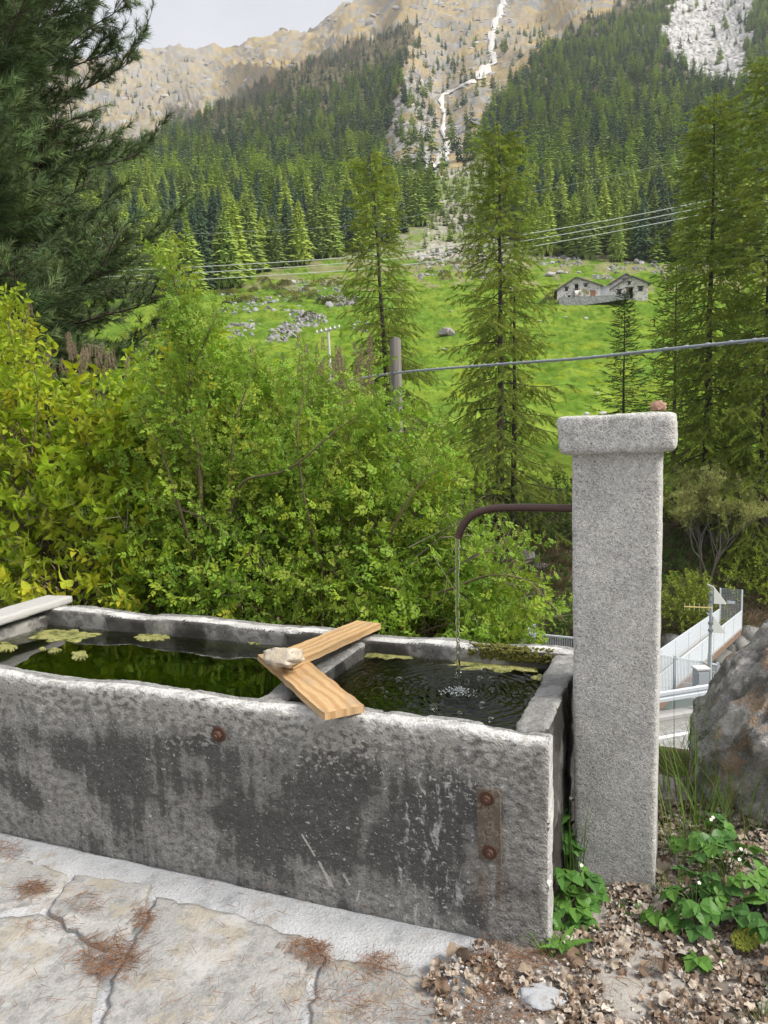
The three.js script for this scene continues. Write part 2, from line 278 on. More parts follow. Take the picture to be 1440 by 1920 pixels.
{
  const xs = []; for (let x = -1400; x < -60; x += 40) xs.push(x); for (let x = -60; x <= 1500; x += 3.6) xs.push(x); for (let x = 1540; x <= 2900; x += 40) xs.push(x);
  const NR = 430, pos = [], cols = [], uv = [], idx = [], nx = xs.length;
  xs.forEach((x) => { const s = skyline(x); for (let j = 0; j <= NR; j++) { const row = lerp(1290, s, j / NR), d = depthAt(x, row), p = ground(x, row, d); pos.push(p.x, p.y, p.z); cols.push(...landColor(x, row, d, p)); const k = d < 300 ? 0.12 : 0.02; uv.push(p.x * 0.06, p.z * 0.06); } });
  for (let i = 0; i < nx - 1; i++) for (let j = 0; j < NR; j++) { const a = i * (NR + 1) + j, b = a + NR + 1; idx.push(a, b, a + 1, a + 1, b, b + 1); }
  const g = new THREE.BufferGeometry(); g.setAttribute('position', new THREE.Float32BufferAttribute(pos, 3)); g.setAttribute('color', new THREE.Float32BufferAttribute(cols, 3)); g.setAttribute('uv', new THREE.Float32BufferAttribute(uv, 2)); g.setIndex(idx); g.computeVertexNormals();
  structure('mountain_terrain', g, matt([1.3, 1.3, 1.3], { vertexColors: true, map: M.grain }), 'valley side with bright meadow, wooded slopes and bare peaks', 'terrain');
}
{ // snow lying in the gully, draped on the land
  const line = [[957, -60, 20], [944, 0, 15], [930, 50, 14], [919, 100, 15], [927, 113, 15], [904, 140, 20], [872, 166, 17], [843, 180, 16], [829, 192, 10], [834, 215, 9], [831, 250, 8], [838, 278, 16], [832, 298, 24], [815, 316, 16], [795, 330, 5]];
  const c = new THREE.CatmullRomCurve3(line.map(([x, r, w]) => V(x, r, w))), pos = [], idx = [], N = 130, K = 8;
  for (let i = 0; i <= N; i++) { const q = c.getPoint(i / N), w = q.z * 0.85 * (1 + 0.5 * n2(i * 0.37, 3)) * (n2(i * 0.16, 9) < -0.62 ? 0.25 : 1); for (let k = 0; k <= K; k++) { const x = q.x + (k / K - 0.5) * w + 3.5 * n2(i * 0.3, 40), p = ground(x, q.y); p.y += 1.5 + 1.2 * Math.sin(k / K * Math.PI); pos.push(p.x, p.y, p.z); } }
  for (let i = 0; i < N; i++) for (let k = 0; k < K; k++) { const a = i * (K + 1) + k, b = a + K + 1; idx.push(a, b, a + 1, a + 1, b, b + 1); }
  const g = new THREE.BufferGeometry(); g.setAttribute('position', new THREE.Float32BufferAttribute(pos, 3)); g.setIndex(idx); g.computeVertexNormals();
  structure('gully_snow', g, std([0.54, 0.51, 0.48], 0.9), 'dirty white ribbon of old snow in the gully', 'snow');
}
// near land: terrace, bank, road, river bed
const nearY = (lx, s) => { // s: metres behind the trough's front
  const n = fbm2(lx / 3, s / 3, 3) * 0.35 * smooth(1.6, 4, s) * (1 - smooth(12, 13.5, s));
  if (s < 1.3) return 0;
  if (s < 13.2) return -6.7 * Math.pow(smooth(1.2, 13.6, s), 0.82) + n;
  if (s < 20.4) return -6.7;
  return lerp(-6.7, -12.6, smooth(20.4, 22.5, s)) + 0.4 * smooth(21, 23, s) * fbm2(lx / 2, s / 2, 3);
};
{
  const ss = [-60, -30, -12, -6, -3, -1.5, -0.6, 0, 0.5, 1, 1.28]; for (let s = 1.36; s < 14; s += 0.22) ss.push(s); for (let s = 14; s < 20.4; s += 1.5) ss.push(s); for (let s = 20.4; s < 24; s += 0.3) ss.push(s); ss.push(26, 30, 36, 44);
  const ls = [-60, -45, -30, -20]; for (let l = -14; l < 26; l += 0.4) ls.push(l); ls.push(30, 40, 60);
  const pos = [], cols = [], uv = [], idx = [];
  ls.forEach((l) => ss.forEach((s) => { const p = L2W(l, nearY(l, s) - (s < 1.3 ? 0.045 : 0), -s); pos.push(p.x, p.y, p.z); uv.push(p.x * 0.5, p.z * 0.5); cols.push(...(s < 1.3 ? [0.28, 0.27, 0.25] : s < 13.4 ? mix3([0.11, 0.085, 0.055], [0.05, 0.085, 0.02], smooth(0, 0.3, fbm2(l, s, 3))) : s < 20.4 ? [0.32, 0.315, 0.31] : mix3([0.19, 0.18, 0.165], [0.10, 0.085, 0.06], smooth(-0.1, 0.3, fbm2(l, s * 2, 3))))); }));
  const n = ss.length; for (let i = 0; i < ls.length - 1; i++) for (let j = 0; j < n - 1; j++) { const a = i * n + j, b = a + n; idx.push(a, b, a + 1, a + 1, b, b + 1); }
  const g = new THREE.BufferGeometry(); g.setAttribute('position', new THREE.Float32BufferAttribute(pos, 3)); g.setAttribute('color', new THREE.Float32BufferAttribute(cols, 3)); g.setAttribute('uv', new THREE.Float32BufferAttribute(uv, 2)); g.setIndex(idx); g.computeVertexNormals();
  structure('near_ground', g, matt([1.25, 1.25, 1.25], { vertexColors: true, map: M.grain }), 'terrace and bank falling to the valley road', 'ground');
  const w = new THREE.PlaneGeometry(160, 26, 160, 26); w.rotateX(-Math.PI / 2); const wp = w.attributes.position; for (let i = 0; i < wp.count; i++) wp.setY(i, 0.08 * fbm2(wp.getX(i), wp.getZ(i), 3)); w.computeVertexNormals();
  const r = structure('river_water', w, std([0.16, 0.19, 0.18], 0.15), 'shallow grey river in the gorge under the footbridge', 'river'); inFrame(r, 5, -12.0, -31);
}
// ---------- paving, trough, pillar ----------
const hugePave = (() => { // mortar bed round the slabs
  const pts = [[-9, 0.02], [-9, 6], [-2, 6], [0.4, 6], [0.4, 0.02], [-0.02, -0.5], [-9, -0.5]].map(([x, z]) => new THREE.Vector2(x, -z));
  const g = new THREE.ShapeGeometry(new THREE.Shape(pts)); g.rotateX(-Math.PI / 2); return metreUV(g, 1.1);
})();
const paving = inFrame(structure('paving', hugePave, M.mortar, 'pale mortared stone paving in front of the trough', 'paving'), 0, -0.012, 0);
function slab(pxs, seed, dz = 0) { // an uneven flagstone from its outline
  const R = rng(seed), pts = pxs.map(([x, y]) => { const q = W2L(onY(x, y, 0)); return [q.x, q.z]; }), ring = [];
  for (let i = 0; i < pts.length; i++) { const a = pts[i], b = pts[(i + 1) % pts.length], n = Math.max(2, Math.round(Math.hypot(b[0] - a[0], b[1] - a[1]) / 0.03)); for (let k = 0; k < n; k++) { const t = k / n, x = lerp(a[0], b[0], t), z = lerp(a[1], b[1], t); ring.push([x + 0.012 * n2(x * 14 + seed, z * 14), z + 0.012 * n2(x * 14, z * 14 + seed + 50)]); } }
  const cx = ring.reduce((s, p) => s + p[0], 0) / ring.length, cz = ring.reduce((s, p) => s + p[1], 0) / ring.length, pos = [], idx = [], K = 22, n = ring.length, tilt = [(R() - 0.5) * 0.008, (R() - 0.5) * 0.008];
  for (let j = 0; j <= K; j++) ring.forEach(([x, z]) => { const t = j === 0 ? 0 : Math.pow((j - 1) / (K - 1), 1), e = j === 0 ? -0.03 : j === 1 ? -0.004 : 0, px = lerp(x, cx, t * 0.999), pz = lerp(z, cz, t * 0.999); pos.push(px, e + 0.0 + tilt[0] * (px - cx) + tilt[1] * (pz - cz) + 0.006 * fbm2(px * 5 + seed, pz * 5, 4), pz); });
  for (let j = 0; j < K; j++) for (let i = 0; i < n; i++) { const a = j * n + i, b = j * n + (i + 1) % n; idx.push(a, b, a + n, b, b + n, a + n); }
  const g = new THREE.BufferGeometry(); g.setAttribute('position', new THREE.Float32BufferAttribute(pos, 3)); g.setIndex(idx); g.computeVertexNormals();
  const m = part(paving, 'flagstone', metreUV(g, 1.15, seed * 0.37), M.flag); m.position.y = 0.012 + dz; return m;
}
slab([[-420, 1545], [-30, 1592], [128, 1638], [112, 1680], [0, 1704], [-420, 1790]], 1, 0.004);
slab([[140, 1640], [282, 1662], [268, 1722], [196, 1782], [128, 1740], [92, 1706]], 2, 0.006);
slab([[-480, 1810], [-20, 1722], [88, 1714], [188, 1800], [168, 1930], [150, 2300], [-600, 2300]], 3, 0.002);
slab([[296, 1682], [430, 1712], [590, 1768], [566, 1860], [548, 1940], [540, 2300], [176, 2300], [192, 1920], [214, 1830]], 4, 0.006);
slab([[610, 1788], [760, 1822], [880, 1862], [862, 1960], [900, 2300], [566, 2300], [574, 1930], [592, 1850]], 5, 0.001);

const TROUGH_L = 2.78, TROUGH_H = 0.64;
const frontTex = (() => { // the stained face: dark damp marks, lime runs, knocks and scratches
  const W = 2048, H = 560, sx = TROUGH_L, sy = 0.77, cells = (x, y, s) => { const X = x * s, Y = y * s; let best = 9, id = 0; for (let i = -1; i < 2; i++) for (let j = -1; j < 2; j++) { const a = Math.floor(X) + i, b = Math.floor(Y) + j, d = Math.hypot(a + hash(a + 900, b) - X, b + hash(a, b + 700) - Y); if (d < best) { best = d; id = hash(a + 31, b + 57); } } return [best, id]; };
  return texture(W, H, (u, v) => {
    const x = (u - 1) * sx, y = v * sy, fine = 0.5 + 0.5 * fbm2(x * 90, y * 120, 3), mid = fbm2(x * 22, y * 30, 4), big = fbm2(x * 2.2, y * 3.2, 4), run = fbm2(x * 16, y * 1.6, 4), run2 = n2(x * 60, y * 3);
    let k = 0.235 + 0.20 * (fine - 0.5) + 0.17 * mid + 0.05 * big, c = [k * 1.03, k, k * 0.93];
    // damp, dark growth: patches with grainy edges and vertical runs
    const wet = big * 0.9 + run * 0.32 + 0.42 * mid + 0.55 * Math.exp(-Math.pow((x + 0.95) / 0.55, 2)) * Math.exp(-Math.pow((y - 0.30) / 0.2, 2)) + 0.42 * Math.exp(-Math.pow((x + 1.55) / 0.22, 2)) * Math.exp(-Math.pow((y - 0.36) / 0.13, 2)) + 0.5 * Math.exp(-Math.pow((x + 0.42) / 0.22, 2)) * Math.exp(-Math.pow((y - 0.42) / 0.16, 2)) - 0.25 * Math.exp(-Math.pow((x + 0.08) / 0.1, 2));
    c = mix3(c, [0.042, 0.040, 0.038], smooth(0.02, 0.42, wet) * 0.82);
    // pale lichen crust, ragged below the rim
    c = mix3(c, [0.40, 0.385, 0.35], smooth(0.0, 0.35, mid + 0.5 * big + (y - 0.55) * 5.5) * 0.62);
    // lime runs under the spout side: ragged, broken, of unequal length
    const wob = 0.02 * n2(x * 6, y * 7), lime = Math.exp(-Math.pow((x + 0.34) / 0.15, 2)) + 0.3 * Math.exp(-Math.pow((x + 0.72) / 0.2, 2)), strip = 0.6 * n2((x + wob) * 22, y * 1.6 + 4) + 0.45 * n2((x + wob) * 55, y * 3) + 0.55 * mid + 0.25 * n2(x * 90, y * 40), cut = smooth(-0.45, 0.3, n2(x * 30 + 7, y * 4.5));
    c = mix3(c, [0.46, 0.46, 0.45], smooth(0.30, 0.75, lime * (0.30 + 0.75 * strip) * cut) * 0.75);
    const sp = cells(x + 0.01 * n2(x * 40, y * 40), y * 0.7, 120), sz = 0.18 + 0.5 * hash(Math.floor(sp[1] * 9999), 5); if (sp[1] < 0.02 + 0.16 * lime && sp[0] < sz * (0.6 + 0.5 * mid)) c = mix3(c, [0.52, 0.52, 0.50], 0.75);
    c = mix3(c, [0.42, 0.41, 0.38], smooth(0.42, 0.6, fbm2(x * 34 + 9, y * 46, 4) + 0.12 * big) * 0.6);
    // scratches
    for (const [ax, ay, bx_, by, w] of [[-0.80, 0.24, -0.755, 0.175, 0.004], [-0.74, 0.155, -0.70, 0.085, 0.006], [-0.655, 0.13, -0.635, 0.10, 0.005], [-0.60, 0.085, -0.61, 0.05, 0.004]]) { const dx = bx_ - ax, dy = by - ay, t = clamp(((x - ax) * dx + (y - ay) * dy) / (dx * dx + dy * dy), 0, 1), d = Math.hypot(x - ax - t * dx, y - ay - t * dy); if (d < w * (0.4 + 0.9 * fine)) c = mix3(c, [0.5, 0.48, 0.44], 0.85); }
    // the rim and the top of the slab: lichened stone, paled to paint in the sky light
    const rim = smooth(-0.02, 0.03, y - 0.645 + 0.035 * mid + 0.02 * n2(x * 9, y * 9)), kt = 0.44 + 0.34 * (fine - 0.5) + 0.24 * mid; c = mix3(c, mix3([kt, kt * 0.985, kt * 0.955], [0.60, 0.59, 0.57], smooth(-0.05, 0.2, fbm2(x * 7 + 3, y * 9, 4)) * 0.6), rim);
    // rust below the iron
    const rx = Math.exp(-Math.pow((x + 0.172) / 0.05, 2)) * smooth(0.3, 0.22, y) * smooth(0.02, 0.2, y); c = mix3(c, [0.16, 0.10, 0.06], smooth(0.1, 0.6, rx * (0.6 + run)) * 0.5);
    return c;
  }, true, false);
})();
M.front = std([1, 1, 1], 0.9, { map: frontTex, bumpMap: M.weathered.bumpMap.clone(), bumpScale: 0.012 }); M.front.bumpMap.repeat.set(3.2, 0.76);
function cutFront(g, w, h, d) { // front and top share one unbroken sheet of stone; back and ends are plain weathered
  const p = g.attributes.position, uv = g.attributes.uv, A = [], B = [], n = g.attributes.normal;
  for (let i = 0; i < p.count; i += 3) { let nz = 0, nx = 0, ny = 0; for (let k = 0; k < 3; k++) { nz += n.getZ(i + k) / 3; nx += Math.abs(n.getX(i + k)) / 3; ny += n.getY(i + k) / 3; } (nz > -0.6 && nx < 0.75 && ny > -0.6 ? A : B).push(i, i + 1, i + 2); }
  for (const i of A) uv.setXY(i, clamp((p.getX(i) + w / 2) / w, 0.001, 0.999), clamp((p.getY(i) + h / 2 + d / 2 - p.getZ(i)) / 0.77, 0.001, 0.999));
  g.setIndex([...A, ...B]); g.addGroup(0, A.length, 0); g.addGroup(A.length, B.length, 1); return g;
}
function cutSkylitTop(g) { // weathered stone with sky light painted in on top, dark water marks on the sides
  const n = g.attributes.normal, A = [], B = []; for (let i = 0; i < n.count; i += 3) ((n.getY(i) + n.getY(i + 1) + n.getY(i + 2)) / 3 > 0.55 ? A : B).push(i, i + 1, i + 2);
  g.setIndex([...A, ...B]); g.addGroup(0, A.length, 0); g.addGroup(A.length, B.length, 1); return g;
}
const chipped = (seed, a = 0.006, b = 0.003) => (q, n) => a * fbm3(q.x * 4 + seed, q.y * 5, q.z * 5, 4) + b * fbm3(q.x * 30 + seed, q.y * 30, q.z * 30, 3) - 0.012 * smooth(0.25, 0.6, fbm3(q.x * 9 + seed, q.y * 9, q.z * 9, 2)) * (Math.max(Math.abs(n.x), Math.abs(n.y), Math.abs(n.z)) < 0.95 ? 1 : 0.1) + (n.y > 0.5 ? 0.012 * n2(q.x * 1.7 + seed, 3) : 0);
const trough = inFrame(thing('stone_trough', 'long weathered grey stone water trough split into two basins', 'trough'), 0, 0, 0);
{
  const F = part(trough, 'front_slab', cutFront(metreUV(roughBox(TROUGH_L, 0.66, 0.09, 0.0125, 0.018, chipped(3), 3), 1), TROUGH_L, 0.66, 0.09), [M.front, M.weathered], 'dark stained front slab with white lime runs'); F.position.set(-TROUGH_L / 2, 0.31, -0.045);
  const B = part(trough, 'back_slab', cutSkylitTop(metreUV(roughBox(2.80, 0.70, 0.10, 0.016, 0.02, chipped(9, 0.008, 0.004), 9), 1, 3)), [M.weathered, M.stainedStone]); B.position.set(-1.40, 0.295, -0.905); B.rotation.z = -0.006;
  const E = part(trough, 'end_slab', cutSkylitTop(metreUV(roughBox(0.105, 0.66, 0.77, 0.012, 0.018, chipped(15, 0.012, 0.006), 15), 1, 5)), [M.weathered, M.stainedStone]); E.position.set(-0.068, 0.305, -0.475);
  const D = part(trough, 'divider_slab', cutSkylitTop(metreUV(roughBox(0.13, 0.64, 0.77, 0.014, 0.03, chipped(19, 0.008, 0.004), 19), 1, 7)), [M.weathered, M.stainedStone]); D.position.set(-0.965, 0.30, -0.475);
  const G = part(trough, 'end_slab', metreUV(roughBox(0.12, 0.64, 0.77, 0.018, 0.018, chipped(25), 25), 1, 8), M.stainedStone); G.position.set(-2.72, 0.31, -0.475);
  const fl = part(trough, 'basin_floor', bx(2.6, 0.06, 0.78, -1.36, 0.13, -0.475), std([0.15, 0.17, 0.03], 1));
  M.iron = (() => { const t = texture(256, 256, (u, v) => { const a = pf(u, v, 8, 5, 151, 0.65), b = pf(u, v, 40, 3, 153); let c = mix3([0.13, 0.105, 0.08], [0.22, 0.20, 0.165], smooth(0.4, 0.62, a)); return mix3(c, [0.10, 0.045, 0.02], smooth(0.52, 0.62, b * 0.5 + a * 0.5) * 0.8); }); return std([1, 1, 1], 0.75, { map: t, bumpMap: t, bumpScale: 0.002, metalness: 0.25 }); })();
  M.rust = std([0.085, 0.042, 0.027], 0.8, { metalness: 0.2 });
  const bolt = (parent, x, y, z, s) => { const washer = new THREE.CylinderGeometry(0.026 * s, 0.027 * s, 0.006, 20).rotateX(Math.PI / 2), nut = new THREE.CylinderGeometry(0.0145 * s, 0.0155 * s, 0.016 * s, 6).rotateX(Math.PI / 2).translate(0, 0, 0.011 * s), tip = new THREE.CylinderGeometry(0.007 * s, 0.008 * s, 0.01 * s, 10).rotateX(Math.PI / 2).translate(0, 0, 0.022 * s); const m = part(parent, 'bolt', join([washer, nut, tip]), M.rust); m.position.set(x, y, z); m.rotation.z = x * 9; return m; };
  bolt(trough, -1.096, 0.526, 0.006, 1.0);
  const pg = new THREE.Shape(); pg.moveTo(-0.034, -0.11); pg.lineTo(0.032, -0.112); pg.lineTo(0.034, 0.1); pg.lineTo(0.026, 0.111); pg.lineTo(-0.034, 0.108);
  const plate = part(trough, 'iron_plate', metreUV(new THREE.ExtrudeGeometry(pg, { depth: 0.008, bevelEnabled: true, bevelSize: 0.002, bevelThickness: 0.002, bevelSegments: 2 }), 5), M.iron, 'rusty iron strap plate held by two bolts'); plate.position.set(-0.174, 0.366, 0.001); plate.rotation.z = 0.02;
  bolt(plate, -0.004, 0.083, 0.012, 0.85); bolt(plate, 0.0, -0.082, 0.012, 0.85);
}
// water
const SPLASH = [-0.40, -0.494], WATER = 0.572;
function basin(x0, x1, z0, z1, nx, nz, wave) {
  const g = new THREE.BoxGeometry(x1 - x0, 0.42, z1 - z0, nx, 1, nz); g.translate((x0 + x1) / 2, -0.21, (z0 + z1) / 2);
  const p = g.attributes.position; for (let i = 0; i < p.count; i++) if (p.getY(i) > -0.01) p.setY(i, wave(p.getX(i), p.getZ(i)));
  g.computeVertexNormals(); return g;
}
M.water = new THREE.MeshPhysicalMaterial({ color: col(1, 1, 1), roughness: 0.02, transmission: 1, thickness: 0.4, ior: 1.33, attenuationColor: col(0.46, 0.56, 0.10), attenuationDistance: 0.30, side: THREE.DoubleSide });
{
  const still = (x, z) => 0.0008 * n2(x * 5, z * 5);
  const rip = (x, z) => { const r = Math.hypot(x - SPLASH[0], z - SPLASH[1]), a = Math.atan2(z - SPLASH[1], x - SPLASH[0]), f = smooth(0.02, 0.06, r) * Math.exp(-r * 3.4); return 0.006 * f * Math.sin(r * 190 + 1.6 * n2(a * 1.3, r * 6)) * (0.75 + 0.5 * n2(a * 2 + 9, r * 9)) + 0.004 * Math.exp(-r * 8) * n2(x * 45, z * 45) + 0.0014 * Math.exp(-r * 1.5) * n2(x * 26 + 5, z * 26) + 0.001 * n2(x * 8, z * 8); };
  inFrame(single('trough_water', basin(-2.67, -1.02, -0.86, -0.08, 60, 30, still), M.water, 'still dark green water in the long left basin', 'water'), 0, WATER - 0.004, 0);
  inFrame(single('trough_water', basin(-0.91, -0.11, -0.86, -0.08, 240, 240, rip), M.water, 'rippled green water in the right basin under the spout', 'water'), 0, WATER, 0);
}
// mats of algae afloat
M.algae = (() => { const t = texture(512, 512, (u, v) => { const a = pf(u, v, 10, 5, 161, 0.65), b = pf(u, v, 60, 3, 163, 0.7); let c = mix3([0.16, 0.19, 0.03], [0.40, 0.40, 0.13], smooth(0.35, 0.62, a)); c = mix3(c, [0.55, 0.53, 0.28], smooth(0.56, 0.72, b)); return mix3(c, [0.07, 0.09, 0.015], smooth(0.6, 0.75, 1 - a) * 0.8); }); return std([0.62, 0.60, 0.55], 0.7, { map: t, bumpMap: t, bumpScale: 0.004 }); })();
function algae(cx, cy, rx, ry, seed, label) {
  const N = 90, ring = []; for (let k = 0; k < N; k++) { const a = k / N * 6.283, m = 1 + 0.38 * n2(Math.cos(a) * 1.6 + seed, Math.sin(a) * 1.6) + 0.07 * n2(Math.cos(a) * 6 + seed, Math.sin(a) * 6); const q = W2L(onY(cx + rx * m * Math.cos(a), cy + ry * m * Math.sin(a), WATER)); ring.push([q.x, q.z]); }
  const ox = ring.reduce((s, p) => s + p[0], 0) / N, oz = ring.reduce((s, p) => s + p[1], 0) / N, pos = [], idx = [], K = 8;
  for (let j = 0; j <= K; j++) ring.forEach(([x, z]) => { const t = j / K, px = clamp(lerp(x, ox, t * 0.995), -2.66, -0.118), pz = clamp(lerp(z, oz, t * 0.995), -0.856, -0.09); pos.push(px - ox, (j === 0 ? -0.004 : 0.002 + 0.002 * fbm2(px * 22 + seed, pz * 22, 3)), pz - oz); });
  for (let j = 0; j < K; j++) for (let i = 0; i < N; i++) { const a = j * N + i, b = j * N + (i + 1) % N; idx.push(a, b, a + N, b, b + N, a + N); }
  const g = new THREE.BufferGeometry(); g.setAttribute('position', new THREE.Float32BufferAttribute(pos, 3)); g.setIndex(idx); g.computeVertexNormals();
  inFrame(single('algae_mat', metreUV(g, 3, seed), M.algae, label, 'algae', 'algae mats floating in the trough'), ox, WATER, oz);
}
algae(126, 1191, 58, 11, 1, 'largest yellow-green algae mat in the left basin by the back wall');
algae(285, 1194, 28, 6, 2, 'narrow algae mat along the back wall of the left basin');
algae(149, 1228, 14, 8, 3, 'small single green flake afloat in the middle of the left basin');
algae(102, 1219, 13, 4, 4, 'small algae scrap just in front of the largest mat');
algae(12, 1212, 16, 8, 5, 'algae mat at the left edge of the view');
algae(480, 1203, 14, 4, 10, 'algae scrap by the back wall near the flat stone');
algae(738, 1226, 58, 10, 6, 'algae mat beside the divider at the back of the right basin');
algae(950, 1246, 90, 12, 7, 'long pale algae mat along the back wall of the right basin');
algae(1012, 1270, 14, 5, 8, 'algae scrap against the right end wall, nearer the front');
algae(80, 1216, 6, 3, 11, 'tiny algae fleck left of the small scrap');
{ // moss on the back rim of the right basin
  const R = rng(8), list = [], g = new THREE.IcosahedronGeometry(0.008, 0); for (let i = 0; i < 420; i++) { const x = -0.30 + 0.17 * (R() + R() - 1) * 1.2 + 0.02, side = R(); list.push(new THREE.Matrix4().compose(L2W(x, side < 0.35 ? 0.638 + 0.006 * R() : lerp(0.595, 0.638, R()), side < 0.35 ? -0.862 - 0.03 * R() : -0.853 + 0.006 * R()), new THREE.Quaternion().setFromEuler(new THREE.Euler(R() * 6, R() * 6, R() * 6)), V(0.5 + R(), 0.4 + 0.6 * R(), 0.5 + R()))); }
  copies('moss', g, std([0.10, 0.10, 0.018], 1), list, scene, 'olive green moss on the back rim near the pillar', 'moss');
}
// pillar with cap
{
  const pil = inFrame(thing('stone_pillar', 'square grey granite pillar with a wide cap beside the trough', 'pillar'), 0.153, 0, -0.493);
  const fleck = (s, a = 0.0012) => (q, n) => a * 2.2 * fbm3(q.x * 6 + s, q.y * 6, q.z * 6, 3) + a * fbm3(q.x * 60 + s, q.y * 60, q.z * 60, 2);
  const g = roughBox(0.262, 1.62, 0.262, 0.011, 0.011, fleck(2), 2); const p = g.attributes.position; for (let i = 0; i < p.count; i++) { const f = (p.getY(i) + 0.81) / 1.62; p.setX(i, p.getX(i) * lerp(0.965, 1.02, f) - 0.008 * f); p.setZ(i, p.getZ(i) * lerp(0.965, 1.02, f)); } g.computeVertexNormals();
  part(pil, 'shaft', metreUV(g, 2), M.granite).position.y = 0.64;
  const cg = roughBox(0.348, 0.118, 0.345, 0.008, 0.018, fleck(7, 0.003), 7); const cap = part(pil, 'cap', metreUV(cg, 2, 4), M.granite, 'roughly dressed capstone with rounded edges'); cap.position.set(-0.008, 1.498, 0.0); cap.rotation.z = 0.028;
  const pts = [[0.0, 1.25], [-0.204, 1.250], [-0.29, 1.242], [-0.345, 1.220], [-0.380, 1.180], [-0.398, 1.140]].map(([x, y]) => V(x - 0.153 + (x === 0 ? 0.05 : 0), y, 0.0));
  const pipe = part(pil, 'spout_pipe', limb(null, 0.0135, 0.0135, 40, 16, new THREE.CatmullRomCurve3(pts, false, 'centripetal')), std([0.075, 0.04, 0.032], 0.42, { metalness: 0.35 }), 'bent brown iron spout pipe');
  const end = new THREE.TorusGeometry(0.0125, 0.003, 8, 18); end.rotateX(Math.PI / 2 - 0.4); const rim = part(pipe, 'pipe_rim', end, std([0.09, 0.05, 0.025], 0.7)); rim.position.set(-0.551, 1.140, 0); rim.rotation.z = -0.35;
}
{ // falling water
  const jet = inFrame(thing('water_jet', 'thin jet of water falling from the spout into the right basin', 'water jet'), SPLASH[0], 0, SPLASH[1]);
  const pts = []; for (let i = 0; i <= 30; i++) { const t = i / 30, y = lerp(1.14, WATER - 0.01, t); pts.push(V(-0.004 * Math.sin(t * 3.1) + 0.0012 * n2(i * 0.6, 1), y, 0.0012 * n2(i * 0.6, 8))); }
  const g = limb(null, 0.0072, 0.0045, 90, 10, new THREE.CatmullRomCurve3(pts)); const p = g.attributes.position, c = new THREE.CatmullRomCurve3(pts), q = V(); for (let i = 0; i < p.count; i++) { const t = Math.floor(i / 11) / 90; c.getPoint(t, q); const s = 1 + 0.28 * n2(t * 26, 4) + 0.1 * n2(t * 80, 9); p.setXYZ(i, q.x + (p.getX(i) - q.x) * s * 1.15, p.getY(i), q.z + (p.getZ(i) - q.z) * s * 0.8); } g.computeVertexNormals();
  M.clear = new THREE.MeshPhysicalMaterial({ color: col(0.96, 0.97, 0.9), roughness: 0.04, transmission: 1, thickness: 0.01, ior: 1.33, side: THREE.DoubleSide });
  part(jet, 'stream', g, M.clear);
  const R = rng(3), foam = []; for (let i = 0; i < 220; i++) { const a = R() * 6.283, r = 0.05 * Math.pow(R(), 1.1) * (1 + 0.45 * n2(Math.cos(a) * 2, Math.sin(a) * 2)), s = 0.0008 + 0.0022 * R() * R(); foam.push(new THREE.Matrix4().compose(V(r * Math.cos(a) * 1.3, WATER + 0.002 + 0.022 * R() * Math.exp(-r * 40), r * Math.sin(a)), new THREE.Quaternion(), V(s, s * 0.8, s))); }
  copies('foam', new THREE.IcosahedronGeometry(1, 1), std([0.82, 0.85, 0.84], 0.25), foam, jet);
  for (let i = 0; i < 26; i++) { const r = 0.05 + 0.22 * Math.sqrt(R()), a = R() * 6.283, s = 0.005 + 0.009 * R(); const b = part(jet, 'bubble', new THREE.SphereGeometry(s * 1.15, 14, 10), new THREE.MeshPhysicalMaterial({ color: col(0.95, 0.97, 0.97), roughness: 0.03, transmission: 1, thickness: 0.01, ior: 1.33, side: THREE.DoubleSide })); b.position.set(clamp(r * Math.cos(a) * 1.2, -0.4, 0.25), WATER + 0.001, clamp(r * Math.sin(a), -0.28, 0.33)); }
}
// planks, board, loose stones
M.wood = (() => { const f = (u, v) => { const w = 0.06 * fbm2(u * 3, v * 1.2, 3), r = 0.5 + 0.5 * Math.sin((v * 13 + w * 9 + 0.5 * n2(u * 0.8, v * 2)) * 3.1), fib = pf(u * 0.25, v, 160, 3, 171, 0.7); return [r, fib]; };
  const t = texture(1024, 512, (u, v) => { const [r, fib] = f(u, v); let c = mix3([0.50, 0.33, 0.165], [0.40, 0.235, 0.10], smooth(0.35, 0.95, r)); c = mul3(c, 0.82 + 0.36 * fib); return mix3(c, [0.30, 0.24, 0.17], smooth(0.55, 0.75, pf(u, v, 5, 4, 175)) * 0.5); });
  const h = texture(1024, 512, (u, v) => { const [r, fib] = f(u, v), k = 0.5 * fib + 0.5 * (1 - r); return [k, k, k]; }, false); return std([1, 1, 1], 0.7, { map: t, bumpMap: h, bumpScale: 0.0025 }); })();
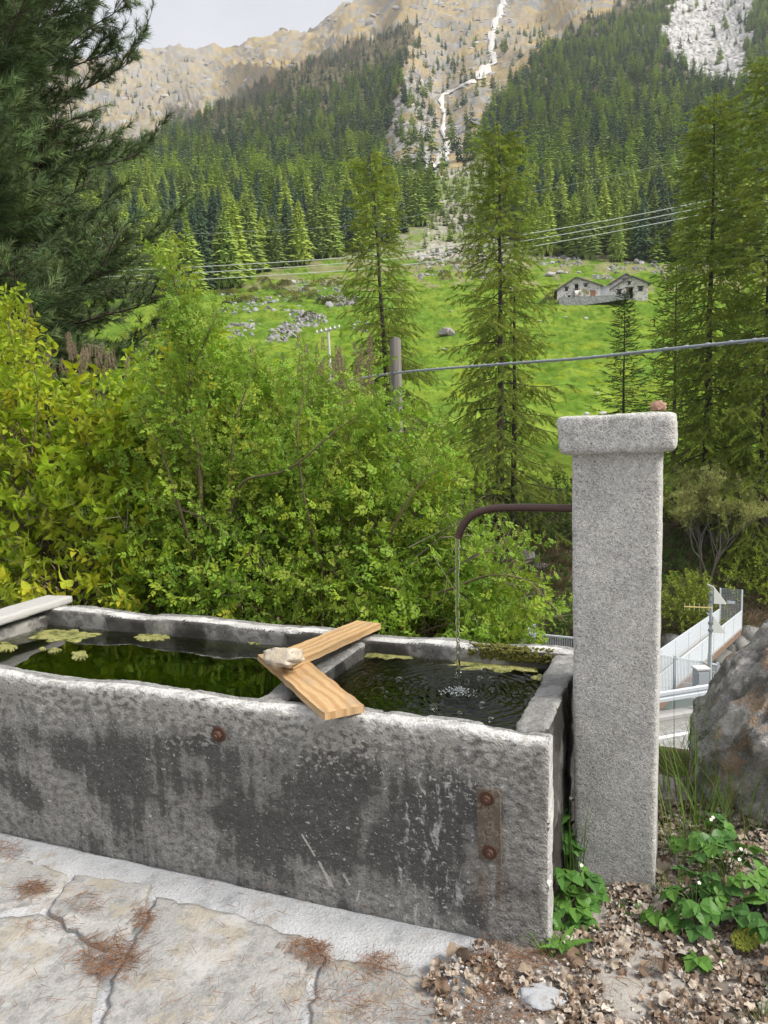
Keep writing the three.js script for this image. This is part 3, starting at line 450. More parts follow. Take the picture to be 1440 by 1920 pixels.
function plank(c00, c10, c11, c01, thick, seed) { // top corners: near left, near right, far right, far left
  const NU = 40, NV = 10, pos = [], uv = [], idx = [], top = (u, v, dy) => { const a = c00.clone().lerp(c10, v), b = c01.clone().lerp(c11, v), p = a.lerp(b, u), e = v === 0 || v === NV / NV ? 0.003 * n2(u * 7, seed + v * 9) + 0.004 * n2(u * 2.2, seed + v * 5) : 0, side = c10.clone().sub(c00).normalize(); p.addScaledVector(side, e); p.y += dy + (dy === 0 ? 0.0006 * n2(u * 40, v * 40) : 0); return p; };
  const put = (p, u, v) => { pos.push(p.x, p.y, p.z); uv.push(u, v); return pos.length / 3 - 1; };
  const quad = (P, n, m) => { const s = []; for (let i = 0; i <= n; i++) for (let j = 0; j <= m; j++) { const [p, u, v] = P(i / n, j / m); s.push(put(p, u, v)); } for (let i = 0; i < n; i++) for (let j = 0; j < m; j++) { const a = s[i * (m + 1) + j], b = s[(i + 1) * (m + 1) + j], c = s[i * (m + 1) + j + 1], d = s[(i + 1) * (m + 1) + j + 1]; idx.push(a, b, c, c, b, d); } };
  quad((u, v) => [top(u, v, 0), u + seed * 0.3, v * 0.6 + seed * 0.21], NU, NV); quad((u, v) => [top(u, 1 - v, -thick), u, v * 0.6 + 0.4], NU, NV);
  for (const s of [0, 1]) { quad((u, w) => [top(u, s, -thick * w), u + 0.1, 0.12 * w + s * 0.5], NU, 3); quad((v, w) => [top(s, v, -thick * w), 0.02 * w + s * 0.9, v * 0.6 + 0.2], NV, 3); }
  const g = new THREE.BufferGeometry(); g.setAttribute('position', new THREE.Float32BufferAttribute(pos, 3)); g.setAttribute('uv', new THREE.Float32BufferAttribute(uv, 2)); g.setIndex(idx); g.computeVertexNormals(); return g;
}
{
  const local = (x, y, h) => W2L(onY(x, y, h)), l2 = (p) => p;
  const nl = local(607, 1337, 0.676), nr = local(682, 1322, 0.676), fl = local(485, 1230, 0.676), fr = fl.clone().add(nr.clone().sub(nl).multiplyScalar(1.05)); fr.y = fl.y = 0.682;
  const mid = nl.clone().add(fr).multiplyScalar(0.5); mid.y = 0.65; const B = inFrame(single('plank', plank(...[nl, nr, fr, fl].map((p) => p.sub(mid)), 0.024, 2), M.wood, 'new pale plank slanting from the divider to the front rim', 'plank'), mid.x, mid.y, mid.z);
  const A = [local(497, 1232, 0.708), local(549, 1243, 0.708), local(715, 1169, 0.678), local(669, 1163, 0.678)], m2 = A[0].clone().add(A[2]).multiplyScalar(0.5); m2.y = 0.68;
  inFrame(single('plank', plank(...A.map((p) => p.sub(m2)), 0.024, 5), M.wood, 'pale plank with bark edge lying along the divider under the flat stone', 'plank'), m2.x, m2.y, m2.z);
  const gb = roughBox(0.165, 0.04, 1.0, 0.014, 0.008, (q, n) => 0.003 * fbm3(q.x * 6, q.y * 6, q.z * 6, 3), 4); const bd = inFrame(single('weathered_board', metreUV(gb, 2, 2), std([0.42, 0.41, 0.395], 0.85, { bumpMap: M.wood.bumpMap, bumpScale: 0.004 }), 'whitish weathered board on the left end of the trough', 'board'), -2.70, 0.668, -0.50, 0.03); bd.rotation.z = 0.02;
}
function stone(rx, ry, rz, seed, rough = 0.25, facet = 0, det = 5) {
  let g = new THREE.IcosahedronGeometry(1, det); g.deleteAttribute('uv'); g.deleteAttribute('normal'); g = mergeVertices(g, 1e-5); const p = g.attributes.position, q = V(), R = rng(seed + 400), cuts = []; for (let i = 0; i < facet; i++) { cuts.push([V(R() - 0.5, R() - 0.5, R() - 0.5).normalize(), 0.62 + 0.25 * R()]); }
  for (let i = 0; i < p.count; i++) { q.fromBufferAttribute(p, i); const n = q.clone(); q.multiplyScalar(1 + rough * fbm3(n.x * 1.4 + seed, n.y * 1.4, n.z * 1.4, 4) + 0.12 * rough * fbm3(n.x * 9 + seed, n.y * 9, n.z * 9, 3)); for (const [d, l] of cuts) { const e = q.dot(d) - l; if (e > 0) q.addScaledVector(d, -e * 0.92); } p.setXYZ(i, q.x * rx, q.y * ry, q.z * rz); }
  g.computeVertexNormals(); return g;
}
{
  const pale = std([1, 1, 1], 0.85, { map: M.flag.map, bumpMap: M.flag.bumpMap, bumpScale: 0.004, color: col(1.5, 1.34, 1.1) });
  const f = single('flat_stone', metreUV(stone(0.074, 0.034, 0.055, 4, 0.45, 2), 6), pale, 'flat beige stone weighing down the plank on the divider', 'stone'); const fp = at(533, 1226, 2.72); f.position.copy(fp).setY(0.742); f.rotation.y = -0.3;
  const pink = std([0.62, 0.33, 0.22], 0.6, { map: M.flag.map, color: col(1.5, 0.92, 0.68), bumpMap: M.flag.bumpMap, bumpScale: 0.006 });
  const pk = single('pink_stone', metreUV(stone(0.027, 0.017, 0.02, 12, 0.5, 7), 9), pink, 'pinkish stone on top of the pillar cap', 'stone'); pk.position.copy(L2W(0.262, 1.580, -0.40));
  const p1 = single('pebble', stone(0.009, 0.006, 0.008, 21, 0.4, 4, 3), std([0.45, 0.44, 0.43], 0.9), 'left one of two tiny pebbles on the pillar cap', 'pebble'); p1.position.copy(L2W(0.055, 1.562, -0.38));
  const p2 = single('pebble', stone(0.012, 0.0055, 0.008, 22, 0.4, 4, 3), std([0.42, 0.41, 0.40], 0.9), 'tiny flat pebble on the cap nearer the pink stone', 'pebble'); p2.position.copy(L2W(0.105, 1.563, -0.38));
}
// ---------- trees ----------
const frameOf = (o, dir, roll, s) => { // an instance at o whose x axis runs along dir
  const x = dir.clone().normalize(), h = Math.abs(x.y) > 0.95 ? V(1, 0, 0) : V(0, 1, 0), z = V().crossVectors(x, h).normalize(), y = V().crossVectors(z, x), c = Math.cos(roll), n = Math.sin(roll);
  const y2 = y.clone().multiplyScalar(c).addScaledVector(z, n), z2 = z.clone().multiplyScalar(c).addScaledVector(y, -n);
  return new THREE.Matrix4().makeBasis(x.multiplyScalar(s), y2.multiplyScalar(s), z2.multiplyScalar(s)).setPosition(o);
};
const soup = (tri, normals) => { const g = new THREE.BufferGeometry(); g.setAttribute('position', new THREE.Float32BufferAttribute(tri, 3)); g.computeVertexNormals(); return g; };
// far trees: tiers of ragged drooping boughs round a stem, unit height
function farTree(seed, kind, tiers, blades) {
  const R = rng(seed), t = [], wide = kind === 'spruce' ? 0.155 : kind === 'bare' ? 0.15 : 0.205, put = (...p) => p.forEach((q) => t.push(q.x, q.y, q.z));
  for (let i = 0; i < tiers; i++) {
    const f = 0.10 + 0.885 * (i + 0.5 * R()) / tiers, rad = wide * Math.pow(1 - f, 0.72) * (0.75 + 0.5 * R()) + 0.006, n = Math.max(3, Math.round(blades * (0.55 + 0.45 * (1 - f))));
    for (let k = 0; k < n; k++) {
      if (R() < (kind === 'bare' ? 0.45 : 0.12)) continue;
      const a = (k + R()) / n * 6.283, L = rad * (0.55 + 0.75 * R()), c = Math.cos(a), s = Math.sin(a), y = f + 0.012 * (R() - 0.5), dr = L * (kind === 'spruce' ? 0.5 : 0.22) * (0.4 + R()), w = L * (kind === 'bare' ? 0.16 : tiers > 20 ? 0.17 : 0.27) * (0.7 + 0.6 * R());
      const root = V(c * 0.1 * L, y + 0.10 * L, s * 0.1 * L), l = V(c * L * 0.6 - s * w, y - dr * 0.55 - 0.1 * L * R(), s * L * 0.6 + c * w), r = V(c * L * 0.6 + s * w, y - dr * 0.55 - 0.1 * L * R(), s * L * 0.6 - c * w), m = V(c * L * 0.62, y - dr * 0.25, s * L * 0.62), tip = V(c * L, y - dr, s * L);
      put(root, l, m, root, m, r, m, l, tip, m, tip, r);
      if (tiers > 20) { const h = V(c * L * 0.55, y - dr * 0.6 - 0.5 * L * (0.4 + R()), s * L * 0.55); put(l, h, m, m, h, r); }
    }
  }
  return soup(t);
}
const farTrunk = (() => { const g = new THREE.CylinderGeometry(0.003, 0.012, 0.96, 6); g.translate(0, 0.44, 0); return g; })();
M.bark = std([0.10, 0.08, 0.065], 1);
const TONES = {
  larch: [[0.30, 0.40, 0.08], [0.24, 0.33, 0.075], [0.36, 0.45, 0.085], [0.21, 0.28, 0.08]],
  spruce: [[0.055, 0.095, 0.055], [0.075, 0.12, 0.06], [0.10, 0.145, 0.075]],
  bare: [[0.28, 0.225, 0.17], [0.32, 0.26, 0.20], [0.24, 0.21, 0.13]],
};
const TREEMAT = {}, WHITE = matt([1, 1, 1]);
for (const k in TONES) TREEMAT[k] = TONES[k].map((c) => matt(c));
{
  const R = rng(77), list = [], cells = new Set();
  const tryAt = (x, row, depth, force) => {
    const den = wood(x, row); if (!force && R() > den) return;
    const p = ground(x, row, depth), cell = depth > 700 ? 7.0 : 6.4, key = Math.round(p.x / cell) + ',' + Math.round(p.z / cell);
    if (cells.has(key)) return; cells.add(key);
    const crest = along(UPPER, x), left = x < 830 && !inside(GULLY, x, row), upper = left ? smooth(130, 20, row - crest - (x - 400) * 0.02) * smooth(330, 420, x) : smooth(0.25, 1, smooth(170, 0, row) * smooth(160, 0, x - along(EDGE, row))), young = inside(SCREE, x, row);
    const dk = 0.40 + 0.45 * n2(x / 90, row / 45) + (row > 340 ? -0.28 : row > 90 ? 0.14 : -0.1) + (row > 400 ? (n2(x / 34, 5) > 0.25 ? 0.5 : 0) : 0);
    let kind = R() < upper ? (R() < 0.86 ? 'bare' : 'spruce') : R() < dk ? 'spruce' : 'larch';
    if (young) kind = 'larch';
    const h = young ? 3 + 6 * R() * R() + (R() < 0.03 ? 8 : 0) : (kind === 'bare' ? 9 + 6 * R() : 11 + 11 * Math.pow(R(), 0.8)) * (1 - 0.25 * smooth(600, 1100, depth));
    list.push({ p, h, kind, depth, px: h / depth * FOCAL, x, row, s: R(), young });
  };
  for (let i = 0; i < 82000; i++) { const depth = Math.sqrt(lerp(225 * 225, 1280 * 1280, R())), x = lerp(-600, 2180, R()); tryAt(x, rowAt(x, depth), depth); }
  for (let i = 0; i < 1100; i++) { const x = lerp(-40, 1500, R()), row = along(LOWER, x) - 2 - 26 * R() * R(); tryAt(x, row, depthAt(x, row)); }
  for (let i = 0; i < 900; i++) { const x = lerp(750, 960, R()), row = lerp(480, 315, R()); if (!inside(SCREE, x, row) || (row > 430 && R() < 0.8)) continue; const d = depthAt(x, row), p = ground(x, row, d), h = 2.5 + 5 * R() * R(); list.push({ p, h, kind: 'larch', depth: d, px: h / d * FOCAL, x, row, s: R(), young: true }); }
  // the far left ridge and the bare slopes: scattered trees
  for (let i = 0; i < 900; i++) { const x = lerp(120, 420, R()), row = lerp(125, 300, R()), d = depthAt(x, row); if (d < 1150 || n2(x / 30, row / 18) < 0.0 || x > 350 + 40 * R()) continue; const p = ground(x, row, d), h = 10 + 9 * R(); list.push({ p, h, kind: R() < 0.5 ? 'bare' : R() < 0.5 ? 'larch' : 'spruce', depth: d, px: h / d * FOCAL, x, row, s: R() }); }
  list.sort((a, b) => b.px - a.px);
  const near = {}, farG = {};
  for (const k of ['larch', 'spruce', 'bare']) { near[k] = [farTree(5, k, 72, 17), farTree(6, k, 66, 16)]; farG[k] = [farTree(1, k, 17, 9), farTree(2, k, 19, 8), farTree(3, k, 15, 9)]; }
  const LAB = { larch: ['larch_tree', 'fresh green larch at the lower edge of the mountain forest', 'fresh green larches of the lower forest'], spruce: ['spruce_tree', 'dark green spruce at the lower edge of the mountain forest', 'dark spruces of the lower forest'], bare: ['bare_larch_tree', 'brown leafless larch in the lower forest', 'leafless larches of the lower forest'] };
  const visible = list.filter((t) => t.x > 200 && t.x < 1440 && t.row > 0), chosen = new Set(visible.slice(0, 285));
  visible.slice(0, 285).forEach((t, i) => {
    const [nm, lb, gr] = LAB[t.kind], zone = t.x < 420 ? 'beside the dark pine' : t.x < 560 ? 'above the rubble heaps' : t.x < 680 ? 'left of the larch at the post' : t.x < 790 ? 'behind the larch at the post' : t.x < 1010 ? 'behind the double larch' : t.x < 1130 ? 'above the left house' : t.x < 1240 ? 'above the right house' : 'behind the larches at the right', size = t.h > 18.5 ? 'tall ' : t.h > 14 ? 'middling ' : 'low ', o = thing(nm, t.young ? 'young green larch growing on the stony fan below the gully' : size + lb.replace('at the lower edge of the mountain forest', 'at the forest edge') + ' ' + zone, 'tree', t.young ? 'young larches on the stony fan' : gr);
    const mat = TREEMAT[t.kind][Math.floor(t.s * 997) % TREEMAT[t.kind].length];
    part(o, 'trunk', farTrunk, M.bark); part(o, 'crown', near[t.kind][i % 2], mat);
    o.position.copy(t.p); o.position.y -= 0.4; o.scale.set(t.h * (0.85 + 0.45 * t.s), t.h, t.h * (0.85 + 0.45 * t.s)); o.rotation.y = t.s * 40;
  });
  const NAMES = { larch: 'green_larch_forest', spruce: 'dark_spruce_forest', bare: 'leafless_larch_forest' }, LL = { larch: 'fresh green larches covering the mountain slopes', spruce: 'dark spruces mixed through the mountain forest', bare: 'brown leafless larches along the upper forest edge' };
  for (const k of ['larch', 'spruce', 'bare']) for (let v = 0; v < 3; v++) {
    const sub = list.filter((t, i) => !chosen.has(t) && t.kind === k && i % 3 === v); if (!sub.length) continue;
    const q = new THREE.Quaternion(), up = V(0, 1, 0);
    copies(NAMES[k], farG[k][v], WHITE, sub.map((t) => new THREE.Matrix4().compose(t.p.clone().add(V(0, -0.5, 0)), q.setFromAxisAngle(up, t.s * 40), V(t.h * (0.85 + 0.5 * t.s), t.h, t.h * (0.85 + 0.5 * t.s)))), scene, LL[k], 'forest', sub.map((t) => { const c = TONES[k][Math.floor(t.s * 997) % TONES[k].length], b = 0.8 + 0.4 * ((t.s * 53) % 1); return col(c[0] * b, c[1] * b, c[2] * b); }));
  }
  console.log('forest', list.length, chosen.size);
}
// near conifers: stem, boughs and sprays of needles
function needles(seed, len, n, nl, w, spread, twigR = 0.006) {
  const R = rng(seed), t = [];
  for (let i = 0; i < n; i++) {
    const u = Math.pow(R(), 0.8) * len, a = R() * 6.283, e = spread * (0.6 + 0.6 * R()), d = V(Math.cos(e), Math.sin(e) * Math.cos(a), Math.sin(e) * Math.sin(a)).multiplyScalar(nl * (0.7 + 0.6 * R())), o = V(u, 0, 0), sd = V().crossVectors(d, V(R() - 0.5, R() - 0.5, R() - 0.5)).normalize().multiplyScalar(w / 2), tip = o.clone().add(d);
    t.push(o.x + sd.x, o.y + sd.y, o.z + sd.z, o.x - sd.x, o.y - sd.y, o.z - sd.z, tip.x, tip.y, tip.z);
  }
  for (let k = 0; k < 3; k++) { const a = k * 2.09, b = a + 2.09, q = [[0, Math.cos(a) * twigR, Math.sin(a) * twigR], [0, Math.cos(b) * twigR, Math.sin(b) * twigR], [len, 0, 0]]; q.forEach((p) => t.push(...p)); }
  return soup(t);
}
function conifer(o) { // { name, label, base, height, reach(f), boughs, lift(f), droop, tipUp, step, spray, mats, seed, ... }
  const R = rng(o.seed), g = thing(o.name, o.label, 'tree', o.group), H = o.height, wood = [], spots = [], tints = [];
  g.position.copy(o.base);
  const lean = o.lean || V(), stem = []; for (let i = 0; i <= 8; i++) { const f = i / 8; stem.push(V(lean.x * f * f + 0.012 * H * 0.25 * n2(i, o.seed), f * H, lean.z * f * f + 0.012 * H * 0.25 * n2(i + 30, o.seed))); }
  const sc = new THREE.CatmullRomCurve3(stem); const trunk = limb(null, o.girth, o.girth * 0.06, 28, 10, sc);
  part(g, 'trunk', trunk, o.barkMat || M.bark);
  if (o.second) { const s2 = new THREE.CatmullRomCurve3(stem.slice(0, 6).map((p) => p.clone().add(o.second))); part(g, 'trunk', limb(null, o.girth * 0.8, o.girth * 0.2, 20, 9, s2), o.barkMat || M.bark); }
  const NB = Math.round(o.boughs * (o.more || 1));
  for (let i = 0; i < NB; i++) {
    const f = o.clear + (0.985 - o.clear) * Math.pow((i + R()) / NB, 0.92), p0 = sc.getPoint(f), az = i * 2.39996 + R() * 1.2, L = o.reach(f, az) * (0.55 + 0.5 * R() + 0.22 * n3(Math.cos(az), f * 6, Math.sin(az) + o.seed)), e = Math.tan(o.lift(f) + 0.25 * (R() - 0.5)), dr = o.droop * (0.7 + 0.6 * R()) * (1.1 - f), up = o.tipUp * (0.5 + R());
    const yaw = 0.5 * (R() - 0.5), pts = []; for (let k = 0; k <= 6; k++) { const u = k / 6, a = az + yaw * u * u; pts.push(V(p0.x + Math.cos(a) * L * u, p0.y + L * (e * u - dr * u * u + up * u * u * u) + 0.03 * L * n2(k * 0.9, i), p0.z + Math.sin(a) * L * u)); }
    const c = new THREE.CatmullRomCurve3(pts); wood.push(limb(null, Math.max(0.008, o.boughR * L), 0.004, 7, 4, c));
    const n = Math.max(3, Math.round(L / o.step)), bt = 0.78 + 0.44 * R(); // boughs differ a little in freshness
    for (let k = 0; k < n; k++) {
      const u = o.inner + (1 - o.inner) * (k + R()) / n, q = c.getPoint(Math.min(u, 1)), T = c.getTangent(Math.min(u, 0.99)), side = V(-Math.sin(az), 0, Math.cos(az));
      for (let s = 0; s < o.per; s++) {
        const sg = s % 2 ? 1 : -1, dir = T.clone().multiplyScalar(0.35 + 0.5 * R()).addScaledVector(side, sg * (0.35 + 0.75 * R())).add(V(0, o.hang * (0.3 + R()) + o.upward * R(), 0));
        const tl = o.twig * (1 - 0.45 * u) * (0.4 + 0.9 * R());
        if (tl > o.sprayLen * 1.2) { // a twig carries several sprays
          const d = dir.clone().normalize(); let w = q.clone(); const m = Math.round(tl / (o.sprayLen * 0.8));
          wood.push(rod(q.clone(), q.clone().addScaledVector(d, tl * 0.8), 0.007, 0.003, 3));
          for (let j = 0; j < m; j++) { w = q.clone().addScaledVector(d, tl * (j + 0.4) / m); spots.push(frameOf(w, d.clone().add(V((R() - 0.5) * 0.9, (R() - 0.5) * 0.7 + o.hang * 0.5, (R() - 0.5) * 0.9)), R() * 6.28, 0.7 + 0.6 * R())); const b = bt * (0.7 + 0.6 * R()); tints.push(col(b * (0.9 + 0.25 * R()), b, b * (0.75 + 0.4 * R()))); }
        } else { spots.push(frameOf(q, dir, R() * 6.28, 0.7 + 0.6 * R())); const b = bt * (0.82 + 0.36 * R()); tints.push(col(b, b, b * (0.8 + 0.4 * R()))); }
      }
    }
  }
  part(g, 'branches', join(wood), o.boughMat || M.bark);
  o.sprays.forEach((sp, v) => { const idx = spots.map((_, i) => i).filter((i) => i % o.sprays.length === v); copies('crown', sp, o.leaf, idx.map((i) => spots[i]), g, null, null, idx.map((i) => tints[i])); });
  console.log(o.name, spots.length);
  return g;
}
M.larchLeaf = leafy([0.26, 0.335, 0.05], 0.38); M.spruceLeaf = matt([0.06, 0.09, 0.03]); M.pineLeaf = std([0.092, 0.145, 0.05], 0.75);
M.darkBark = std([0.055, 0.043, 0.036], 1); M.pineBark = std([0.075, 0.055, 0.045], 1);
const larchSprays = [needles(1, 0.55, 90, 0.11, 0.024, 1.1), needles(2, 0.5, 80, 0.10, 0.024, 1.15)], spruceSprays = [needles(3, 0.6, 100, 0.07, 0.022, 1.0, 0.012)];
const larch = { clear: 0.05, boughs: 120, more: 1.2, lift: (f) => lerp(-0.12, 0.55, smooth(0.35, 1, f)), droop: 0.42, tipUp: 0.16, step: 0.5, inner: 0.1, per: 2, hang: -0.5, upward: 0.15, twig: 1.55, sprayLen: 0.5, boughR: 0.013, sprays: larchSprays, leaf: M.larchLeaf, barkMat: M.darkBark, boughMat: M.darkBark };
const footing = (x, depth) => { const p = ground(x, rowAt(x, depth), depth); p.y -= 0.3; return p; };
const tall = (p, x, topRow, depth) => at(x, topRow, depth).y - p.y;
{
  const mk = (x, top, depth, o) => { const b = footing(x, depth), h = tall(b, x, top, depth); return conifer({ ...larch, base: b, height: h, girth: 0.012 * h, ...o }); };
  mk(732, 308, 54, { name: 'tall_larch', label: 'tall green larch behind the grey wooden post', seed: 21, boughs: 125, reach: (f) => 5.6 * Math.pow(1 - f, 0.85) * (0.75 + 0.25 * smooth(0.05, 0.2, f)) + 0.25, lean: V(-0.9, 0, 0) });
  mk(940, 272, 47, { name: 'tall_larch', label: 'broad double-stemmed larch between the wooden post and the stone pillar', seed: 22, boughs: 165, reach: (f) => 5.3 * Math.pow(1 - f, 0.78) + 0.25, second: V(0.9, -0.3, -0.4) });
  mk(1322, 222, 48, { name: 'tall_larch', label: 'tall larch right of the stone pillar with a straight dark trunk', seed: 23, boughs: 190, reach: (f) => 4.9 * Math.pow(1 - f, 0.72) + 0.3 });
  mk(1425, 150, 45, { name: 'tall_larch', label: 'tall larch cut by the right edge of the view', seed: 24, boughs: 190, reach: (f) => 4.8 * Math.pow(1 - f, 0.55) + 0.3 });
  mk(1545, 190, 50, { name: 'tall_larch', label: 'larch just outside the right edge whose boughs reach into view', seed: 25, boughs: 110, reach: (f) => 4.6 * Math.pow(1 - f, 0.6) + 0.3 });
  const spruce = { lift: (f) => lerp(-0.25, 0.45, f), droop: 0.15, tipUp: 0.28, hang: -0.25, upward: 0.1, twig: 0.7, sprayLen: 0.55, leaf: M.spruceLeaf, sprays: spruceSprays, step: 0.42 };
  mk(1168, 555, 62, { ...spruce, name: 'small_spruce', label: 'small dark spruce on the meadow above the pillar cap', seed: 31, boughs: 95, reach: (f) => 3.3 * Math.pow(1 - f, 0.85) + 0.15 });
  mk(1262, 478, 58, { ...spruce, name: 'dark_spruce', label: 'dark spruce standing behind the larch right of the pillar', seed: 32, boughs: 130, reach: (f) => 3.9 * Math.pow(1 - f, 0.75) + 0.2 });
  mk(1395, 560, 57, { ...spruce, name: 'dark_spruce', label: 'dark spruce between the two larches at the right edge', seed: 33, boughs: 120, reach: (f) => 3.6 * Math.pow(1 - f, 0.75) + 0.2 });
}
{ // the dark pine on the bank at the left
  const b = L2W(-8.05, 0, -5.0); const p = at(-15, 900, 8.6); p.y = -3.2;
  conifer({ name: 'stone_pine', label: 'big dark green pine with long needles at the left edge', base: p, height: 13.5, girth: 0.2, clear: 0.27, seed: 41, boughs: 250, reach: (f) => 2.35 * (1 - smooth(0.68, 1.02, f) * 0.85), lift: (f) => lerp(-0.12, 0.55, smooth(0.3, 0.9, f)), droop: 0.18, tipUp: 0.34, step: 0.135, inner: 0.12, per: 3, hang: -0.02, upward: 0.55, twig: 0.62, sprayLen: 0.17, boughR: 0.011,
    sprays: [needles(51, 0.14, 62, 0.10, 0.0058, 0.72, 0.005), needles(52, 0.16, 66, 0.09, 0.0058, 0.8, 0.005)], leaf: M.pineLeaf, barkMat: M.pineBark, boughMat: M.pineBark });
}
// ---------- shrubs behind the trough ----------
function leaflet(len, w, fold, bend, n = 3) { // an ovate leaf along +x, folded along its rib, tip bent down
  const t = [], at_ = (u) => V(len * u, -bend * len * u * u, 0), wd = (u) => w * Math.pow(Math.sin(Math.PI * Math.pow(u, 0.75)), 0.8);
  for (let i = 0; i < n; i++) { const u0 = i / n, u1 = (i + 1) / n, a = at_(u0), b = at_(u1), w0 = i ? wd(u0) : 0, w1 = i < n - 1 ? wd(u1) : 0; for (const s of [-1, 1]) { const a2 = V(a.x, a.y + fold * w0, s * w0 / 2), b2 = V(b.x, b.y + fold * w1, s * w1 / 2); if (w1) t.push(a, b, b2); if (w0) t.push(a, b2, a2); if (!w1) { t.pop(); t.pop(); t.pop(); t.push(a, b, a2); } } }
  return t;
}
const xform = (tri, m) => tri.map((p) => p.clone().applyMatrix4(m));
const flat = (tri) => tri.flatMap((p) => [p.x, p.y, p.z]);
function stick(a, b, r) { const d = b.clone().sub(a).normalize(), s = V().crossVectors(d, Math.abs(d.y) > 0.9 ? V(1, 0, 0) : V(0, 1, 0)).normalize().multiplyScalar(r), q = V().crossVectors(d, s).setLength(r), t = []; const ring = [s, q, s.clone().multiplyScalar(-0.8).addScaledVector(q, -0.6)]; for (let k = 0; k < 3; k++) { const m = ring[k], n = ring[(k + 1) % 3]; t.push(a.clone().add(m), a.clone().add(n), b.clone()); } return t; }
function roseSprig(seed) { // twig with alternate pinnate leaves
  const R = rng(seed), leaf = [], wood_ = [], N = 8, L = 0.26; let p = V(), d = V(1, 0.12, 0);
  for (let i = 0; i < N; i++) {
    const q = p.clone().addScaledVector(d.normalize(), L / N); wood_.push(...stick(p, q.clone().addScaledVector(d, 0.006), 0.0022 * (1 - i / N * 0.6))); p = q; d.add(V(0, 0.05 * (R() - 0.4), 0.1 * (R() - 0.5)));
    const a = i * 2.2 + R(), dir = V(0.35 + 0.3 * R(), Math.cos(a) * 0.7 + 0.25, Math.sin(a)).normalize(), s = 0.75 + 0.5 * R(), m0 = frameOf(p, dir, (R() - 0.5) * 1.2, s), pairs = 2 + (R() < 0.5 ? 1 : 0), rl = 0.014 * pairs + 0.012;
    for (let k = 0; k <= pairs * 2; k++) { const term = k === pairs * 2, u = term ? rl : 0.012 + 0.014 * Math.floor(k / 2), sg = k % 2 ? 1 : -1; const lm = new THREE.Matrix4().makeTranslation(u, -0.1 * u, 0).multiply(new THREE.Matrix4().makeRotationY(term ? 0 : -sg * (0.85 + 0.3 * R()))).multiply(new THREE.Matrix4().makeRotationX((R() - 0.5) * 0.8)); leaf.push(...xform(xform(leaflet(0.021 + 0.007 * R(), 0.014, 0.22, 0.25), lm), m0)); }
    wood_.push(...xform(stick(V(), V(rl, -0.004, 0), 0.0009), m0));
  }
  return [soup(flat(leaf)), soup(flat(wood_))];
}
function broadSprig(seed) { // twig with opposite, drooping ovate leaves
  const R = rng(seed), leaf = [], wood_ = [], N = 5, L = 0.22; let p = V(), d = V(1, 0.2, 0);
  for (let i = 0; i < N; i++) {
    const q = p.clone().addScaledVector(d.normalize(), L / N); wood_.push(...stick(p, q.clone().addScaledVector(d, 0.006), 0.0024 * (1 - i / N * 0.6))); p = q; d.add(V(0, 0.06 * (R() - 0.3), 0.12 * (R() - 0.5)));
    for (const sg of [-1, 1]) { const a = (i % 2) * 1.5 + (R() - 0.5) * 0.8, dir = V(0.45 + 0.4 * R(), sg * Math.sin(a) + 0.15, sg * Math.cos(a)); leaf.push(...xform(leaflet(0.058 + 0.02 * R(), 0.034 + 0.010 * R(), 0.16, 0.35 + 0.35 * R(), 4), frameOf(p, dir, (R() - 0.5) * 1.0, 0.6 + 0.45 * R() + (i === 0 ? -0.15 : 0)))); }
  }
  leaf.push(...xform(leaflet(0.035, 0.012, 0.4, 0.1), frameOf(p, V(1, 0.5, 0), 0, 1)));
  return [soup(flat(leaf)), soup(flat(wood_))];
}
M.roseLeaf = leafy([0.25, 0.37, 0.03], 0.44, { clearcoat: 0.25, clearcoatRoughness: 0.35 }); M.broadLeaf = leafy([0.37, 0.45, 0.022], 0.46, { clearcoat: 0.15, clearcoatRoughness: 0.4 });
M.cane = std([0.13, 0.10, 0.05], 0.85); M.twig = std([0.17, 0.125, 0.075], 0.9); M.deadTwig = std([0.20, 0.17, 0.14], 1);
const TOP = [[-250, 640], [-60, 600], [0, 590], [45, 620], [75, 715], [150, 730], [250, 725], [290, 690], [330, 670], [400, 670], [440, 705], [520, 715], [600, 730], [650, 760], [720, 760], [760, 810], [810, 850], [835, 930], [855, 1000], [880, 1050], [925, 1110], [960, 1190], [1010, 1230]];
const BASE = [[-250, 1110], [100, 1150], [500, 1190], [700, 1205], [1010, 1235]];
const depthBehind = (x, row, s) => { const p = onLZ(x, row, -s); return p.clone().sub(EYE).applyQuaternion(CAMQI).z * -1; };
